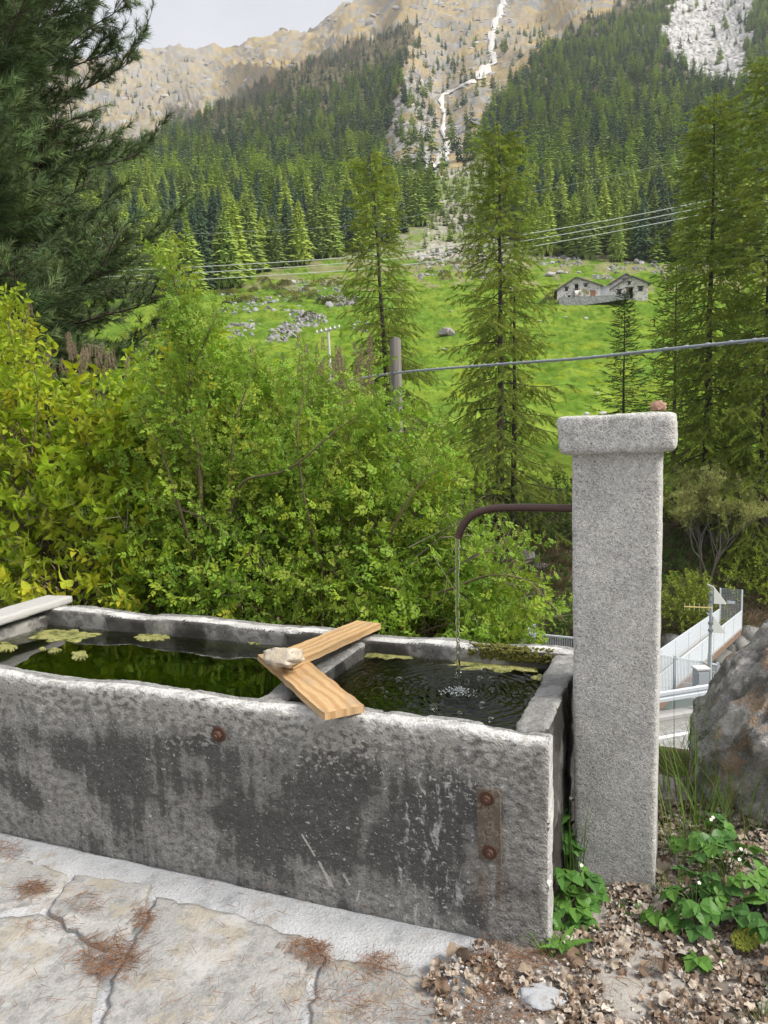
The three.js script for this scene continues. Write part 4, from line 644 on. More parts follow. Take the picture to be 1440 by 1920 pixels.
{
  const R = rng(61), rose = { m: [], t: [] }, broad = { m: [], t: [] }, roseWood = [], broadWood = [], canes = [];
  const shrub = thing('leafy_shrub', 'dense yellow-green broadleaf shrub at the left behind the trough', 'shrub'), brier = thing('wild_rose', 'wild rose bush with arching brown canes behind the trough', 'shrub');
  shrub.position.copy(L2W(-2.6, -0.2, -2.0)); brier.position.copy(L2W(-1.5, -0.1, -1.7));
  const toB = (p) => p.clone().sub(brier.position), toS = (p) => p.clone().sub(shrub.position);
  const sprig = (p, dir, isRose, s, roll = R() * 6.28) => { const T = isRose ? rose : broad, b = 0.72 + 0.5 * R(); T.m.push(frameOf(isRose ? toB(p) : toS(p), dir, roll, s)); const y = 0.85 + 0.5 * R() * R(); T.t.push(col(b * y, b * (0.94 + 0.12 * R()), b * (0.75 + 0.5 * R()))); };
  const roots = [[-1.95, -1.62], [-1.75, -1.75], [-1.60, -1.6], [-1.2, -1.7], [-0.85, -1.6], [-2.5, -1.8], [-3.1, -2.0], [-0.55, -1.75]];
  const place = (x, row, s) => at(x, row, depthBehind(x, row, s));
  // the mass of leafy twigs: a mounded front and top, thinning inwards
  const fill = (N, minX, maxX) => { for (let i = 0; i < N; i++) {
    const x = lerp(minX, maxX, R()), top = along(TOP, x) + 10 * n2(x / 20, 4), base = along(BASE, x), v = Math.pow(R(), 0.9), row = lerp(top, base, v); if (row > base) continue;
    const up = 1 - v, s = 1.32 + 0.12 * n2(x / 90, row / 70) + 0.75 * Math.pow(up, 1.3) + 0.34 * -Math.log(1 - 0.97 * R()), p = place(x, row, s);
    const gap = n3(p.x * 1.9, p.y * 1.9, p.z * 1.9) + 0.5 * n3(p.x * 5, p.y * 5, p.z * 5); if (gap < -0.42 + 0.35 * smooth(0.75, 1, v)) continue;
    const isRose = R() < smooth(190, 380, x + 60 * n2(row / 60, x / 60) + (row - 900) * 0.12);
    const out = V((R() - 0.5) * 1.5, 0.25 + 0.9 * (R() - 0.25), 0.55 + (R() - 0.45) * 1.3);
    sprig(p, out, isRose, 0.7 + 0.55 * R());
    if (R() < 0.20) { const q = p.clone().addScaledVector(out.normalize(), -0.1), root = roots.reduce((a, b) => (L2W(b[0], 0, b[1]).distanceTo(V(p.x, 0, p.z)) < L2W(a[0], 0, a[1]).distanceTo(V(p.x, 0, p.z)) ? b : a)), r0 = L2W(root[0] + 0.3 * (R() - 0.5), -0.1, root[1] + 0.3 * (R() - 0.5)), mid = q.clone().lerp(r0, 0.38 + 0.2 * R()); mid.y = lerp(mid.y, q.y, 0.35); mid.add(V((R() - 0.5) * 0.2, 0, (R() - 0.5) * 0.2)); (isRose ? roseWood : broadWood).push(limb([p, q, mid, r0].map(isRose ? toB : toS), 0.0022, 0.0065, 9, 4)); }
  } };
  fill(3300, 240, 950); fill(2300, -180, 460);
  // the tall canes one can follow
  const cane = (pts, r, isRose = true, dens = 9) => {
    const w = pts.map(([x, y, s]) => place(x, y, s)), c = new THREE.CatmullRomCurve3(w), len = c.getLength(); const g = limb(w.map(toB), r, r * 0.22, 24, 7); part(brier, 'cane', g, M.cane);
    const n = Math.round(len * dens * 1.9); for (let i = 0; i < n; i++) { const u = 0.28 + 0.72 * (i + R()) / n, p = c.getPoint(u), T = c.getTangent(u), a = R() * 6.28, dir = T.multiplyScalar(0.6).add(V(Math.cos(a), 0.35 + 0.5 * R(), Math.sin(a)).multiplyScalar(0.8)); sprig(p, dir, isRose, (0.6 + 0.4 * R()) * (1 - 0.2 * u)); }
  };
  cane([[382, 1165, 1.42], [378, 1000, 1.42], [372, 850, 1.45], [352, 770, 1.48], [358, 690, 1.5], [342, 600, 1.52], [318, 488, 1.55]], 0.016, true, 40);
  cane([[415, 1165, 1.45], [425, 1010, 1.45], [433, 900, 1.46], [442, 790, 1.5], [478, 690, 1.55]], 0.013);
  cane([[400, 1165, 1.4], [345, 980, 1.38], [300, 840, 1.38], [262, 770, 1.4]], 0.011);
  cane([[428, 980, 1.45], [455, 905, 1.42], [540, 880, 1.4], [640, 800, 1.45], [690, 770, 1.5]], 0.010);
  cane([[375, 900, 1.45], [330, 800, 1.42], [300, 735, 1.42], [262, 700, 1.45]], 0.008);
  cane([[356, 700, 1.5], [385, 640, 1.5], [402, 590, 1.52]], 0.006, true, 16);
  cane([[350, 650, 1.5], [320, 630, 1.5], [290, 632, 1.5]], 0.005, true, 16);
  cane([[640, 1180, 1.5], [600, 1050, 1.45], [565, 900, 1.45], [560, 780, 1.5], [590, 690, 1.6]], 0.010);
  cane([[700, 1190, 1.55], [720, 1040, 1.5], [770, 930, 1.5], [830, 870, 1.6]], 0.010);
  cane([[560, 1180, 1.4], [470, 1040, 1.36], [380, 970, 1.34], [300, 950, 1.36]], 0.008);
  cane([[730, 1140, 1.45], [840, 1106, 1.42], [920, 1079, 1.4], [985, 1088, 1.4], [1030, 1130, 1.38], [1062, 1168, 1.36]], 0.0075, true, 7);
  cane([[760, 1200, 1.45], [840, 1170, 1.42], [905, 1175, 1.4], [965, 1160, 1.4]], 0.006, true, 10);
  cane([[800, 1120, 1.5], [860, 1060, 1.5], [910, 1035, 1.5], [955, 1045, 1.48]], 0.006, true, 12);
  cane([[20, 900, 1.7], [30, 760, 1.75], [22, 640, 1.8], [10, 570, 1.8]], 0.008, false, 14);
  cane([[60, 850, 1.7], [70, 720, 1.75], [40, 620, 1.8]], 0.006, false, 14);
  const [rl, rw] = roseSprig(5), [rl2, rw2] = roseSprig(6), [bl, bw] = broadSprig(7), [bl2, bw2] = broadSprig(8), pick = (a, k) => a.filter((_, i) => i % 2 === k);
  part(brier, 'stems', join(roseWood), M.cane); part(shrub, 'stems', join(broadWood), M.twig);
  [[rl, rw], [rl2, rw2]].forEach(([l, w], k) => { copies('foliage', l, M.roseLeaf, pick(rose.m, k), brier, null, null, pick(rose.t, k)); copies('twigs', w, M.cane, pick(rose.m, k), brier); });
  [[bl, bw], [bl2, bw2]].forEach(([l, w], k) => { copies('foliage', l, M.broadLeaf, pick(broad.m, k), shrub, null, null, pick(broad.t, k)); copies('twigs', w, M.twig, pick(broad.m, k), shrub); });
  console.log('sprigs', rose.m.length, broad.m.length);
  // dead twigs and dry stalks under the leaves
  const dead = []; for (let i = 0; i < 520; i++) { const x = lerp(-150, 1000, R()), row = lerp(along(BASE, x) - 190, along(BASE, x) + 20, R()), p = place(x, row, 1.4 + 1.1 * R()); dead.push(frameOf(p, V(R() - 0.5, (R() - 0.3) * 0.9, R() - 0.5), R() * 6, 0.7 + R())); }
  copies('dead_twigs', join([soup(flat(stick(V(), V(0.34, 0.03, 0.02), 0.0028))), soup(flat(stick(V(0.12, 0.01, 0.007), V(0.22, 0.10, -0.05), 0.0018))), soup(flat(stick(V(0.2, 0.015, 0.01), V(0.30, -0.03, 0.08), 0.0016)))]), M.deadTwig, dead, scene, 'grey dead twigs tangled under the shrubs', 'twigs');
  // last year's brown seed heads above the shrubs
  const seed = []; const sr = rng(9); for (let i = 0; i < 260; i++) { const h = 0.14 * Math.pow(sr(), 1.2), r = 0.022 * (1 - h / 0.15) + 0.003, a = sr() * 6.28, p = V(r * Math.cos(a), h, r * Math.sin(a)); seed.push(...xform(leaflet(0.010, 0.006, 0.2, 0.1, 2), frameOf(p, V(Math.cos(a), 0.8, Math.sin(a)), sr() * 6, 0.7 + 0.8 * sr()))); }
  const headG = soup(flat([...seed, ...stick(V(0, -0.5, 0), V(0, 0.13, 0), 0.002)])), heads = [];
  const hd = (n, x0, x1, r0, r1) => { for (let i = 0; i < n; i++) { const x = lerp(x0, x1, R()), p = place(x, lerp(r0, r1, R()), 2.2 + 0.9 * R()), q = new THREE.Quaternion().setFromEuler(new THREE.Euler((R() - 0.5) * 0.5, R() * 6, (R() - 0.5) * 0.5)); heads.push(new THREE.Matrix4().compose(p, q, V(0.6, 0.8, 0.6).multiplyScalar(0.7 + 0.6 * R()))); } };
  hd(34, 60, 290, 720, 670); hd(16, 130, 170, 690, 655); hd(46, 520, 700, 760, 655); hd(26, 560, 700, 800, 690); hd(8, 0, 60, 640, 590); hd(10, 440, 540, 720, 680); hd(16, 690, 830, 880, 800);
  copies('seed_heads', headG, std([0.26, 0.20, 0.135], 1), heads, scene, 'brown dry seed heads standing above the shrubs', 'seed heads');
}
// ---------- boulder, litter and plants round the pillar ----------
{
  let g = new THREE.IcosahedronGeometry(1, 44); g.deleteAttribute('uv'); g.deleteAttribute('normal'); g = mergeVertices(g, 1e-5);
  const p = g.attributes.position, q = V(), cuts = [[V(-0.93, 0.02, -0.366), 0.61], [V(-0.71, 0.62, -0.26), 0.585], [V(0.05, 1, 0.15), 0.60], [V(-0.12, -0.06, 1), 0.45], [V(-0.80, -0.02, 0.55), 0.60], [V(0.25, 0.5, 0.83), 0.54], [V(-0.3, 0.62, 0.72), 0.60], [V(0.6, 0.1, 0.8), 0.58], [V(-0.55, -0.5, 0.66), 0.56]].map(([d, l]) => [d.normalize(), l]), bow = (v, k) => Math.sign(v) * Math.pow(Math.abs(v), k);
  for (let i = 0; i < p.count; i++) {
    q.fromBufferAttribute(p, i); const n = q.clone(), m = 1 / Math.max(Math.abs(n.x), Math.abs(n.y), Math.abs(n.z)), k = lerp(1, m, 0.55); q.set(n.x * 0.72 * k, n.y * 0.66 * k, n.z * 0.62 * k);
    for (const [d, l] of cuts) { const e = q.dot(d) - l - 0.03 * fbm3(q.x * 3, q.y * 3, q.z * 3, 3); if (e > 0) q.addScaledVector(d, -e * 0.94); }
    const rg = ragged(q.x * 2.6 + 5, q.y * 3.4 + q.z * 2.2, 4), st = fbm3(q.x * 2.6, q.y * 4 + 2 * q.x, q.z * 2.6, 4), groove = smooth(0.55, 0.9, 1 - Math.abs(n3(q.x * 3.1, q.y * 1.1, q.z * 3.1)) * 2.4); q.addScaledVector(n, 0.012 * rg + 0.028 * st - 0.022 * groove + 0.008 * fbm3(n.x * 26, n.y * 26, n.z * 26, 3));
    p.setXYZ(i, q.x, q.y, q.z);
  }
  g.computeVertexNormals(); const uv = new Float32Array(p.count * 2); for (let i = 0; i < p.count; i++) { uv[i * 2] = p.getX(i) * 0.9 + p.getZ(i) * 0.55; uv[i * 2 + 1] = p.getY(i) * 0.9 - p.getZ(i) * 0.6; } g.setAttribute('uv', new THREE.BufferAttribute(uv, 2));
  const b = single('boulder', g, M.rock, 'big craggy grey boulder right of the pillar', 'boulder'); b.position.set(1.88, 0.03, -2.97);
}
const duff = (lx, lz) => 0.004 + 0.03 * smooth(-0.1, 0.5, lx) * (0.6 + fbm2(lx * 3, lz * 3, 3)) + 0.05 * smooth(0.25, 0.9, lx) * smooth(0.3, -0.6, lz) + 0.012 * fbm2(lx * 12, lz * 12, 3);
{
  const NX = 90, NZ = 90, pos = [], idx = []; for (let i = 0; i <= NX; i++) for (let j = 0; j <= NZ; j++) { const lx = -0.32 + 2.8 * Math.pow(i / NX, 1.4), lz = 1.2 - 2.45 * j / NZ, e = smooth(-0.32, -0.10, lx + 0.10 * n2(lz * 4, 3) + 0.05 * n2(lz * 13, lx * 13)) ; pos.push(lx, lerp(-0.03, duff(lx, lz), e), lz); }
  for (let i = 0; i < NX; i++) for (let j = 0; j < NZ; j++) { const a = i * (NZ + 1) + j, b = a + NZ + 1; idx.push(a, b, a + 1, a + 1, b, b + 1); }
  const g = new THREE.BufferGeometry(); g.setAttribute('position', new THREE.Float32BufferAttribute(pos, 3)); g.setIndex(idx); g.computeVertexNormals();
  inFrame(structure('soil_ground', metreUV(g, 1.4), M.soil, 'bare earth with leaf litter round the pillar', 'soil'), 0, 0, 0);
  // a cracked slab almost buried in the litter
  const t = texture(512, 512, (u, v) => { const a = pf(u, v, 6, 4, 181), b = pf(u, v, 90, 3, 183, 0.7), gx = Math.abs(((u * 9 + 1.1 * a + 0.5 * n2(v * 9, 1)) % 1) - 0.5), gy = Math.abs(((v * 11 + 1.4 * a) % 1) - 0.5), k = 0.30 + 0.16 * (b - 0.5) + 0.14 * (a - 0.5); let c = [k * 1.08, k, k * 0.9]; return gx > 0.455 || gy > 0.45 ? mul3(c, 0.84) : c; });
  const sg = roughBox(0.24, 0.03, 0.34, 0.01, 0.008, (q) => 0.004 * fbm3(q.x * 9, q.y * 9, q.z * 9, 3), 5), sm = single('sunken_slab', metreUV(sg, 4), std([1, 1, 1], 0.95, { map: t, bumpMap: t, bumpScale: 0.006 }), 'cracked beige slab half sunk in the litter before the pillar', 'slab'); inFrame(sm, 0.24, 0.001, 0.02, 0.35);
  const ws = single('pale_stone', metreUV(stone(0.075, 0.02, 0.045, 33, 0.4, 6), 3), std([1, 1, 1], 0.9, { map: M.mortar.map, color: col(0.85, 0.86, 0.88) }), 'flat whitish stone on the ground at the foot of the picture', 'stone'); ws.position.copy(onY(1020, 1872, 0.012));
  const bk = single('dark_stone', metreUV(stone(0.04, 0.03, 0.035, 35, 0.5, 5), 3), std([0.03, 0.03, 0.032], 0.8), 'black stone at the right edge below the boulder', 'stone'); bk.position.copy(onY(1420, 1702, 0.06));
}
function dryLeaf(seed) { // lobed, curled
  const R = rng(seed), N = 22, ring = [], t = []; for (let k = 0; k < N; k++) { const a = k / N * 6.283, r = 0.5 * (0.62 + 0.28 * Math.abs(Math.sin(a * 2.5 + 0.4)) + 0.2 * R()); ring.push([r * Math.cos(a) * 1.2, r * Math.sin(a) * 0.85]); }
  const cu = 0.5 + 0.9 * R(), cv = (R() - 0.3) * 1.2, z = (x, y) => cu * y * y + cv * x * x + 0.10 * Math.sin(x * 9 + seed) + 0.08 * Math.sin(y * 11), P = (x, y) => V(x, z(x, y), y);
  for (let j = 0; j < 3; j++) for (let k = 0; k < N; k++) { const a = ring[k], b = ring[(k + 1) % N], s0 = j / 3, s1 = (j + 1) / 3; const p = P(a[0] * s1, a[1] * s1), q = P(b[0] * s1, b[1] * s1), r = P(a[0] * s0, a[1] * s0), u = P(b[0] * s0, b[1] * s0); t.push(p, q, r); if (j) t.push(q, u, r); }
  return soup(flat(t));
}
{
  const R = rng(101), kinds = [dryLeaf(1), dryLeaf(2), dryLeaf(3), dryLeaf(4)], tones = [[0.27, 0.21, 0.155], [0.20, 0.14, 0.095], [0.36, 0.30, 0.24], [0.14, 0.095, 0.065], [0.42, 0.375, 0.32]];
  const lists = kinds.map(() => []), cols = kinds.map(() => []), spot = () => { for (;;) { const lx = lerp(-0.3, 1.5, Math.pow(R(), 1.15)), lz = lerp(0.62, -1.0, R()); if (lx < -0.05 && lz < 0.05) continue; const d = n2(lx * 3.3, lz * 3.3) + 0.25 + 0.6 * smooth(0.0, 0.5, lx) + 0.3 * smooth(0.2, -0.3, lz) - (Math.hypot(lx - 0.24, lz - 0.03) < 0.11 ? 0.35 : 0) - (lx < 0.05 ? 0.55 : 0); if (R() * 1.1 < d + 0.25) return [lx, lz]; } };
  const leafM = (lx, lz, s, lift) => new THREE.Matrix4().compose(L2W(lx, duff(lx, lz) + lift, lz), new THREE.Quaternion().setFromEuler(new THREE.Euler((R() - 0.5) * 1.3 + (R() < 0.35 ? Math.PI : 0), R() * 6.28, (R() - 0.5) * 1.3)), V(s, s * (0.5 + R()), s));
  for (let i = 0; i < 9000; i++) { const k = i % 4, [lx, lz] = spot(), s = 0.012 + 0.034 * R() * R(); lists[k].push(leafM(lx, lz, s, 0.004 + 0.014 * R())); const c = tones[Math.floor(R() * 5)], b = 0.75 + 0.5 * R(); cols[k].push(col(c[0] * b, c[1] * b, c[2] * b)); }
  kinds.forEach((g, k) => copies('leaf_litter', g, std([1, 1, 1], 0.9), lists[k], scene, 'brown crumbled leaf litter covering the ground round the pillar', 'litter', cols[k]));
  const mats = tones.map((c) => leafy(c, 0.15)); for (let i = 0; i < 70; i++) { const [lx, lz] = spot(), m = single('dry_leaf', kinds[i % 4], mats[i % 5], 'curled dry brown leaf lying on the litter by the pillar', 'leaf', 'larger dry leaves on the ground'); m.applyMatrix4(leafM(lx, lz, 0.05 + 0.035 * R(), 0.016)); }
  // pine needles: heaps in the joints and strays
  const ng = soup(flat(stick(V(-0.5, 0, 0), V(0.5, 0.04, 0.05), 0.017))), nl = [], nc = [], heap = (x, y, rx, ry, n) => { for (let i = 0; i < n; i++) { const a = R() * 6.28, r = Math.sqrt(R()) * (R() < 0.25 ? 1.6 : 1), p = onY(x + rx * r * Math.cos(a), y + ry * r * Math.sin(a), 0.014); p.y += 0.012 * R() * Math.max(0, 1 - r); const s = 0.035 + 0.03 * R(); nl.push(new THREE.Matrix4().compose(p, new THREE.Quaternion().setFromEuler(new THREE.Euler((R() - 0.5) * 0.3, R() * 6.28, (R() - 0.5) * 0.4)), V(s, s * 1.1, s * 1.1))); const b = 0.7 + 0.6 * R(); nc.push(col(0.20 * b, 0.105 * b, 0.055 * b)); } };
  heap(8, 1590, 28, 16, 110); heap(62, 1666, 26, 15, 150); heap(205, 1795, 52, 32, 480); heap(270, 1722, 16, 22, 110); heap(160, 1690, 40, 22, 60); heap(100, 1735, 50, 14, 50); heap(575, 1775, 34, 14, 130); heap(600, 1790, 22, 20, 120); heap(705, 1806, 30, 18, 120); heap(930, 1800, 50, 30, 260); heap(1010, 1800, 40, 20, 120); heap(1270, 1800, 60, 24, 160); heap(960, 1880, 90, 40, 260); heap(680, 1860, 120, 50, 130); heap(300, 1850, 350, 80, 160); heap(750, 1900, 160, 40, 130); heap(1150, 1850, 120, 50, 160); heap(500, 1690, 320, 40, 60);
  copies('pine_needles', ng, std([1, 1, 1], 0.9), nl, scene, 'rust brown fallen pine needles heaped in the paving joints', 'needles', nc);
  const chips = [], cc = []; for (let i = 0; i < 520; i++) { const p = onY(lerp(820, 1440, R()), lerp(1790, 1930, R()), 0.012), s = 0.002 + 0.006 * R() * R(); chips.push(new THREE.Matrix4().compose(p, new THREE.Quaternion().setFromEuler(new THREE.Euler(R() * 6, R() * 6, 0)), V(s * 1.4, s * 0.8, s))); const b = 0.25 + 0.35 * R(); cc.push(col(b, b * 0.97, b * 0.93)); }
  copies('gravel', new THREE.IcosahedronGeometry(1, 0), std([1, 1, 1], 0.95), chips, scene, 'pale stone chips scattered on the ground', 'gravel', cc);
}
// strawberry-like plants
function toothed(len, w, teeth, seed) { // a serrated, pleated leaflet
  const t = [], N = teeth, R = rng(seed), rim = (u, s) => { const b = w * Math.pow(Math.sin(Math.PI * Math.pow(u, 0.7) * 0.96 + 0.06), 0.7) * 0.5; return V(len * u, 0, s * b); }, yz = (p, u) => { p.y = 0.30 * Math.abs(p.z) - 0.35 * u * u * len + 0.05 * len * Math.sin(u * 30 + Math.abs(p.z) * 60) * (Math.abs(p.z) / w); return p; };
  for (const s of [-1, 1]) for (let i = 0; i < N; i++) { const u0 = i / N, u1 = (i + 1) / N, um = (u0 + u1) / 2, a = yz(V(len * u0, 0, 0), u0), b = yz(V(len * u1, 0, 0), u1), p0 = yz(rim(Math.min(1, u0), s), u0), p1 = yz(rim(u1, s), u1), tip = rim(um + 0.03, s); tip.z *= 1.14; tip.x += 0.03 * len; yz(tip, um); t.push(a, b, p0, b, p1, p0, p0, p1, tip); }
  return t;
}
const trefoil = [1, 2].map((sd) => { const t = []; for (const a of [-1.15, 0, 1.15]) t.push(...xform(toothed(0.052, 0.044, 7, sd), new THREE.Matrix4().makeRotationY(a).multiply(new THREE.Matrix4().makeTranslation(0.003, 0, 0)))); return soup(flat(t)); });
{
  const R = rng(131), mats = [leafy([0.075, 0.19, 0.03], 0.25, { clearcoat: 0.3, clearcoatRoughness: 0.35 }), leafy([0.105, 0.235, 0.035], 0.28, { clearcoat: 0.3, clearcoatRoughness: 0.35 }), leafy([0.06, 0.15, 0.03], 0.22, { clearcoat: 0.3, clearcoatRoughness: 0.35 })], stalk = std([0.13, 0.17, 0.05], 0.8);
  const plant = (lx, lz, n, spread, h, label, flowers = 0, bias = [0, 0]) => {
    const o = thing('strawberry_plant', label, 'plant', 'wild strawberry plants at the pillar foot'), y0 = duff(lx, lz) - 0.01; o.position.copy(L2W(lx, y0, lz)); const st = [];
    for (let i = 0; i < n; i++) { const a = i * 2.4 + R(), r = spread * (0.35 + 0.65 * R()), p = V(r * Math.cos(a) + bias[0], h * (0.35 + 0.75 * R()), r * Math.sin(a) + bias[1]), m = part(o, 'leaf', trefoil[i % 2], mats[Math.floor(R() * 3)]); m.position.copy(p); const s = 0.65 + 0.6 * R(); m.scale.setScalar(s); m.rotation.set((R() - 0.3) * 0.7, -a + (R() - 0.5), (R() - 0.5) * 0.7 - 0.2, 'YXZ'); st.push(limb([V(0.01 * Math.cos(a), 0, 0.01 * Math.sin(a)), V(p.x * 0.45, p.y * 0.75, p.z * 0.45), p], 0.0016, 0.001, 5, 4)); }
    part(o, 'stalks', join(st), stalk);
    for (let i = 0; i < flowers; i++) { const p = V((R() - 0.5) * spread, h * (0.9 + 0.5 * R()), (R() - 0.5) * spread), t = []; for (let k = 0; k < 5; k++) t.push(...xform(leaflet(0.0065, 0.006, 0.2, -0.2, 2), new THREE.Matrix4().makeRotationY(k * 1.257))); const f = part(o, 'flower', soup(flat(t)), std([0.75, 0.74, 0.62], 0.7), 'small white flower'); f.position.copy(p); f.rotation.x = 0.7; }
    return o;
  };
  plant(0.035, -0.235, 13, 0.075, 0.13, 'wild strawberry plant wedged between trough end and pillar', 1); plant(0.02, -0.14, 9, 0.06, 0.075, 'low strawberry leaves at the trough corner left of the pillar');
  plant(0.02, -0.40, 8, 0.04, 0.24, 'upper strawberry leaves in the gap behind the trough end', 1);
  plant(0.40, -0.26, 16, 0.10, 0.12, 'largest strawberry plant right of the pillar foot', 1); plant(0.50, -0.40, 15, 0.11, 0.14, 'strawberry plant with white flowers in front of the boulder', 2); plant(0.60, -0.22, 12, 0.09, 0.085, 'strawberry plant nearest the right edge under the boulder', 0); plant(0.31, -0.20, 5, 0.04, 0.05, 'small strawberry sprout at the right front corner of the pillar'); plant(0.43, -0.55, 12, 0.1, 0.16, 'strawberry plant farthest back between pillar and boulder', 2); plant(0.66, -0.02, 6, 0.06, 0.045, 'low strawberry leaves by the black stone'); plant(0.42, -0.08, 7, 0.05, 0.03, 'sparse seedling leaves amid the litter before the pillar');
  plant(0.22, -0.24, 4, 0.03, 0.025, 'tiny seedling at the middle of the pillar foot');
  // grass: bunches of arching blades
  const blades = (o, n, h, spread, lean, w = 0.004) => { const t = []; for (let i = 0; i < n; i++) { const a = R() * 6.28, r = spread * Math.sqrt(R()), L = h * (0.45 + 0.6 * R()), b = V(r * Math.cos(a), 0, r * Math.sin(a)), d = V(Math.cos(a + R()) * lean * (0.3 + R()), 1, Math.sin(a + R()) * lean * (0.3 + R())), pts = [0, 0.3, 0.6, 0.85, 1].map((u) => V(b.x + d.x * L * u * u * 0.8, L * (u - 0.28 * lean * u * u * u * (0.5 + R())), b.z + d.z * L * u * u * 0.8)), sx = V(-d.z, 0.0, d.x).add(V(R() - 0.5, 0, R() - 0.5)).setLength(w / 2); for (let k = 0; k < 4; k++) { const w0 = 1 - k * 0.22, w1 = k === 3 ? 0 : 1 - (k + 1) * 0.22, A = pts[k].clone().addScaledVector(sx, w0), B = pts[k].clone().addScaledVector(sx, -w0), C = pts[k + 1].clone().addScaledVector(sx, w1), D = pts[k + 1].clone().addScaledVector(sx, -w1); t.push(A, B, C); if (w1) t.push(B, D, C); } } return soup(flat(t)); };
  const gm = leafy([0.14, 0.24, 0.035], 0.3), gd = leafy([0.09, 0.17, 0.03], 0.25), tuft = (lx, lz, n, h, sp, lean, label, mat = gm) => { const m = single('grass_tuft', blades(null, n, h, sp, lean), mat, label, 'grass'); m.position.copy(L2W(lx, duff(lx, lz) - 0.005, lz)); return m; };
  tuft(0.40, -0.62, 46, 0.50, 0.10, 0.5, 'tall grass tuft between the pillar and the boulder'); tuft(0.46, -0.50, 30, 0.30, 0.07, 1.0, 'arching grass tuft leaning against the boulder'); tuft(0.52, -0.85, 50, 0.42, 0.14, 0.6, 'grass tuft behind, at the edge of the terrace by the boulder'); tuft(0.44, -1.08, 60, 0.36, 0.16, 0.7, 'grass on the brink of the bank between pillar and boulder'); tuft(0.56, -1.15, 60, 0.40, 0.16, 0.6, 'grass on the brink of the bank close to the boulder'); tuft(0.36, -1.2, 50, 0.38, 0.14, 0.6, 'grass on the brink of the bank hidden partly by the pillar'); tuft(-0.005, 0.02, 26, 0.10, 0.03, 1.0, 'short grass tuft at the bottom corner of the trough'); tuft(0.03, -0.33, 14, 0.42, 0.03, 0.25, 'thin tall grass in the gap between trough and pillar', gd); tuft(0.285, -0.30, 8, 0.20, 0.02, 0.4, 'thin grass blades up the right edge of the pillar', gd); tuft(0.56, 0.16, 26, 0.08, 0.05, 0.8, 'short grass tuft at the lower right corner of the view', gd); tuft(0.62, 0.05, 16, 0.06, 0.03, 0.8, 'small grass tuft below the moss cushion', gd); tuft(0.36, -0.36, 14, 0.16, 0.04, 1.2, 'drooping grass among the strawberry leaves');
  // dandelion-like rosette by the trough corner
  const ros = thing('leaf_rosette', 'small dandelion-like rosette at the trough corner', 'plant'); ros.position.copy(L2W(0.035, duff(0.035, 0.0), 0.0)); for (let i = 0; i < 7; i++) { const m = part(ros, 'leaf', soup(flat(toothed(0.085, 0.022, 8, 4 + i))), mats[1]); m.rotation.set(0, i * 0.9, 0.6 + 0.3 * R(), 'YXZ'); m.scale.setScalar(0.6 + 0.5 * R()); }
  const mossL = []; for (let i = 0; i < 380; i++) { const a = R() * 6.28, r = Math.sqrt(R()), p = onY(1398 + 26 * r * Math.cos(a), 1762 + 20 * r * Math.sin(a), 0.05); p.y += 0.016 * (1 - r * r) + 0.004 * R(); mossL.push(new THREE.Matrix4().compose(p, new THREE.Quaternion().setFromEuler(new THREE.Euler(R() * 6, R() * 6, 0)), V(1, 1.5, 1).multiplyScalar(0.4 + 0.6 * R()))); }
  copies('moss', new THREE.IcosahedronGeometry(0.006, 0), std([0.20, 0.22, 0.03], 1), mossL, scene, 'yellow-green moss cushion in the litter at the right', 'moss');
  const bark = single('bark_piece', metreUV(roughBox(0.15, 0.014, 0.05, 0.008, 0.004, (q) => 0.004 * fbm3(q.x * 20, q.y * 20, q.z * 20, 3), 6), 4), std([0.15, 0.095, 0.075], 0.95, { bumpMap: M.wood.bumpMap, bumpScale: 0.01 }), 'flat brown piece of bark in the litter below the boulder', 'bark'); bark.position.copy(onY(1370, 1702, 0.055)); bark.rotation.set(0.1, -0.5, 0.12);
}
// ---------- hamlet, rocks, lines, footbridge ----------
M.plaster = (() => { const t = texture(512, 512, (u, v) => { const a = pf(u, v, 6, 5, 191, 0.6), b = pf(u, v, 70, 3, 193, 0.7), k = 0.60 + 0.24 * (b - 0.5) + 0.3 * (a - 0.5); return mix3([k, k * 0.97, k * 0.91], [0.20, 0.19, 0.17], smooth(0.56, 0.7, pf(u, v, 12, 4, 195)) * 0.7); }); return std([1, 1, 1], 0.95, { map: t }); })();
M.dryWall = (() => { const t = texture(512, 512, (u, v) => { const a = pf(u, v, 44, 2, 201, 0.6), b = pf(u, v, 8, 4, 203), k = 0.30 + 0.5 * (a - 0.5) + 0.2 * (b - 0.5); return [k * 0.98, k, k * 1.0]; }); return std([1, 1, 1], 0.95, { map: t, bumpMap: t, bumpScale: 0.15 }); })();
M.slate = std([0.12, 0.115, 0.11], 0.9); M.beam = std([0.07, 0.05, 0.038], 0.9); M.glassDark = std([0.015, 0.016, 0.018], 0.2); M.openDark = std([0.008, 0.007, 0.006], 1); M.plank2 = std([0.19, 0.14, 0.10], 0.9);
const faceEye = (o, turn = 0) => { o.rotation.y = Math.atan2(EYE.x - o.position.x, EYE.z - o.position.z) + turn; return o; };
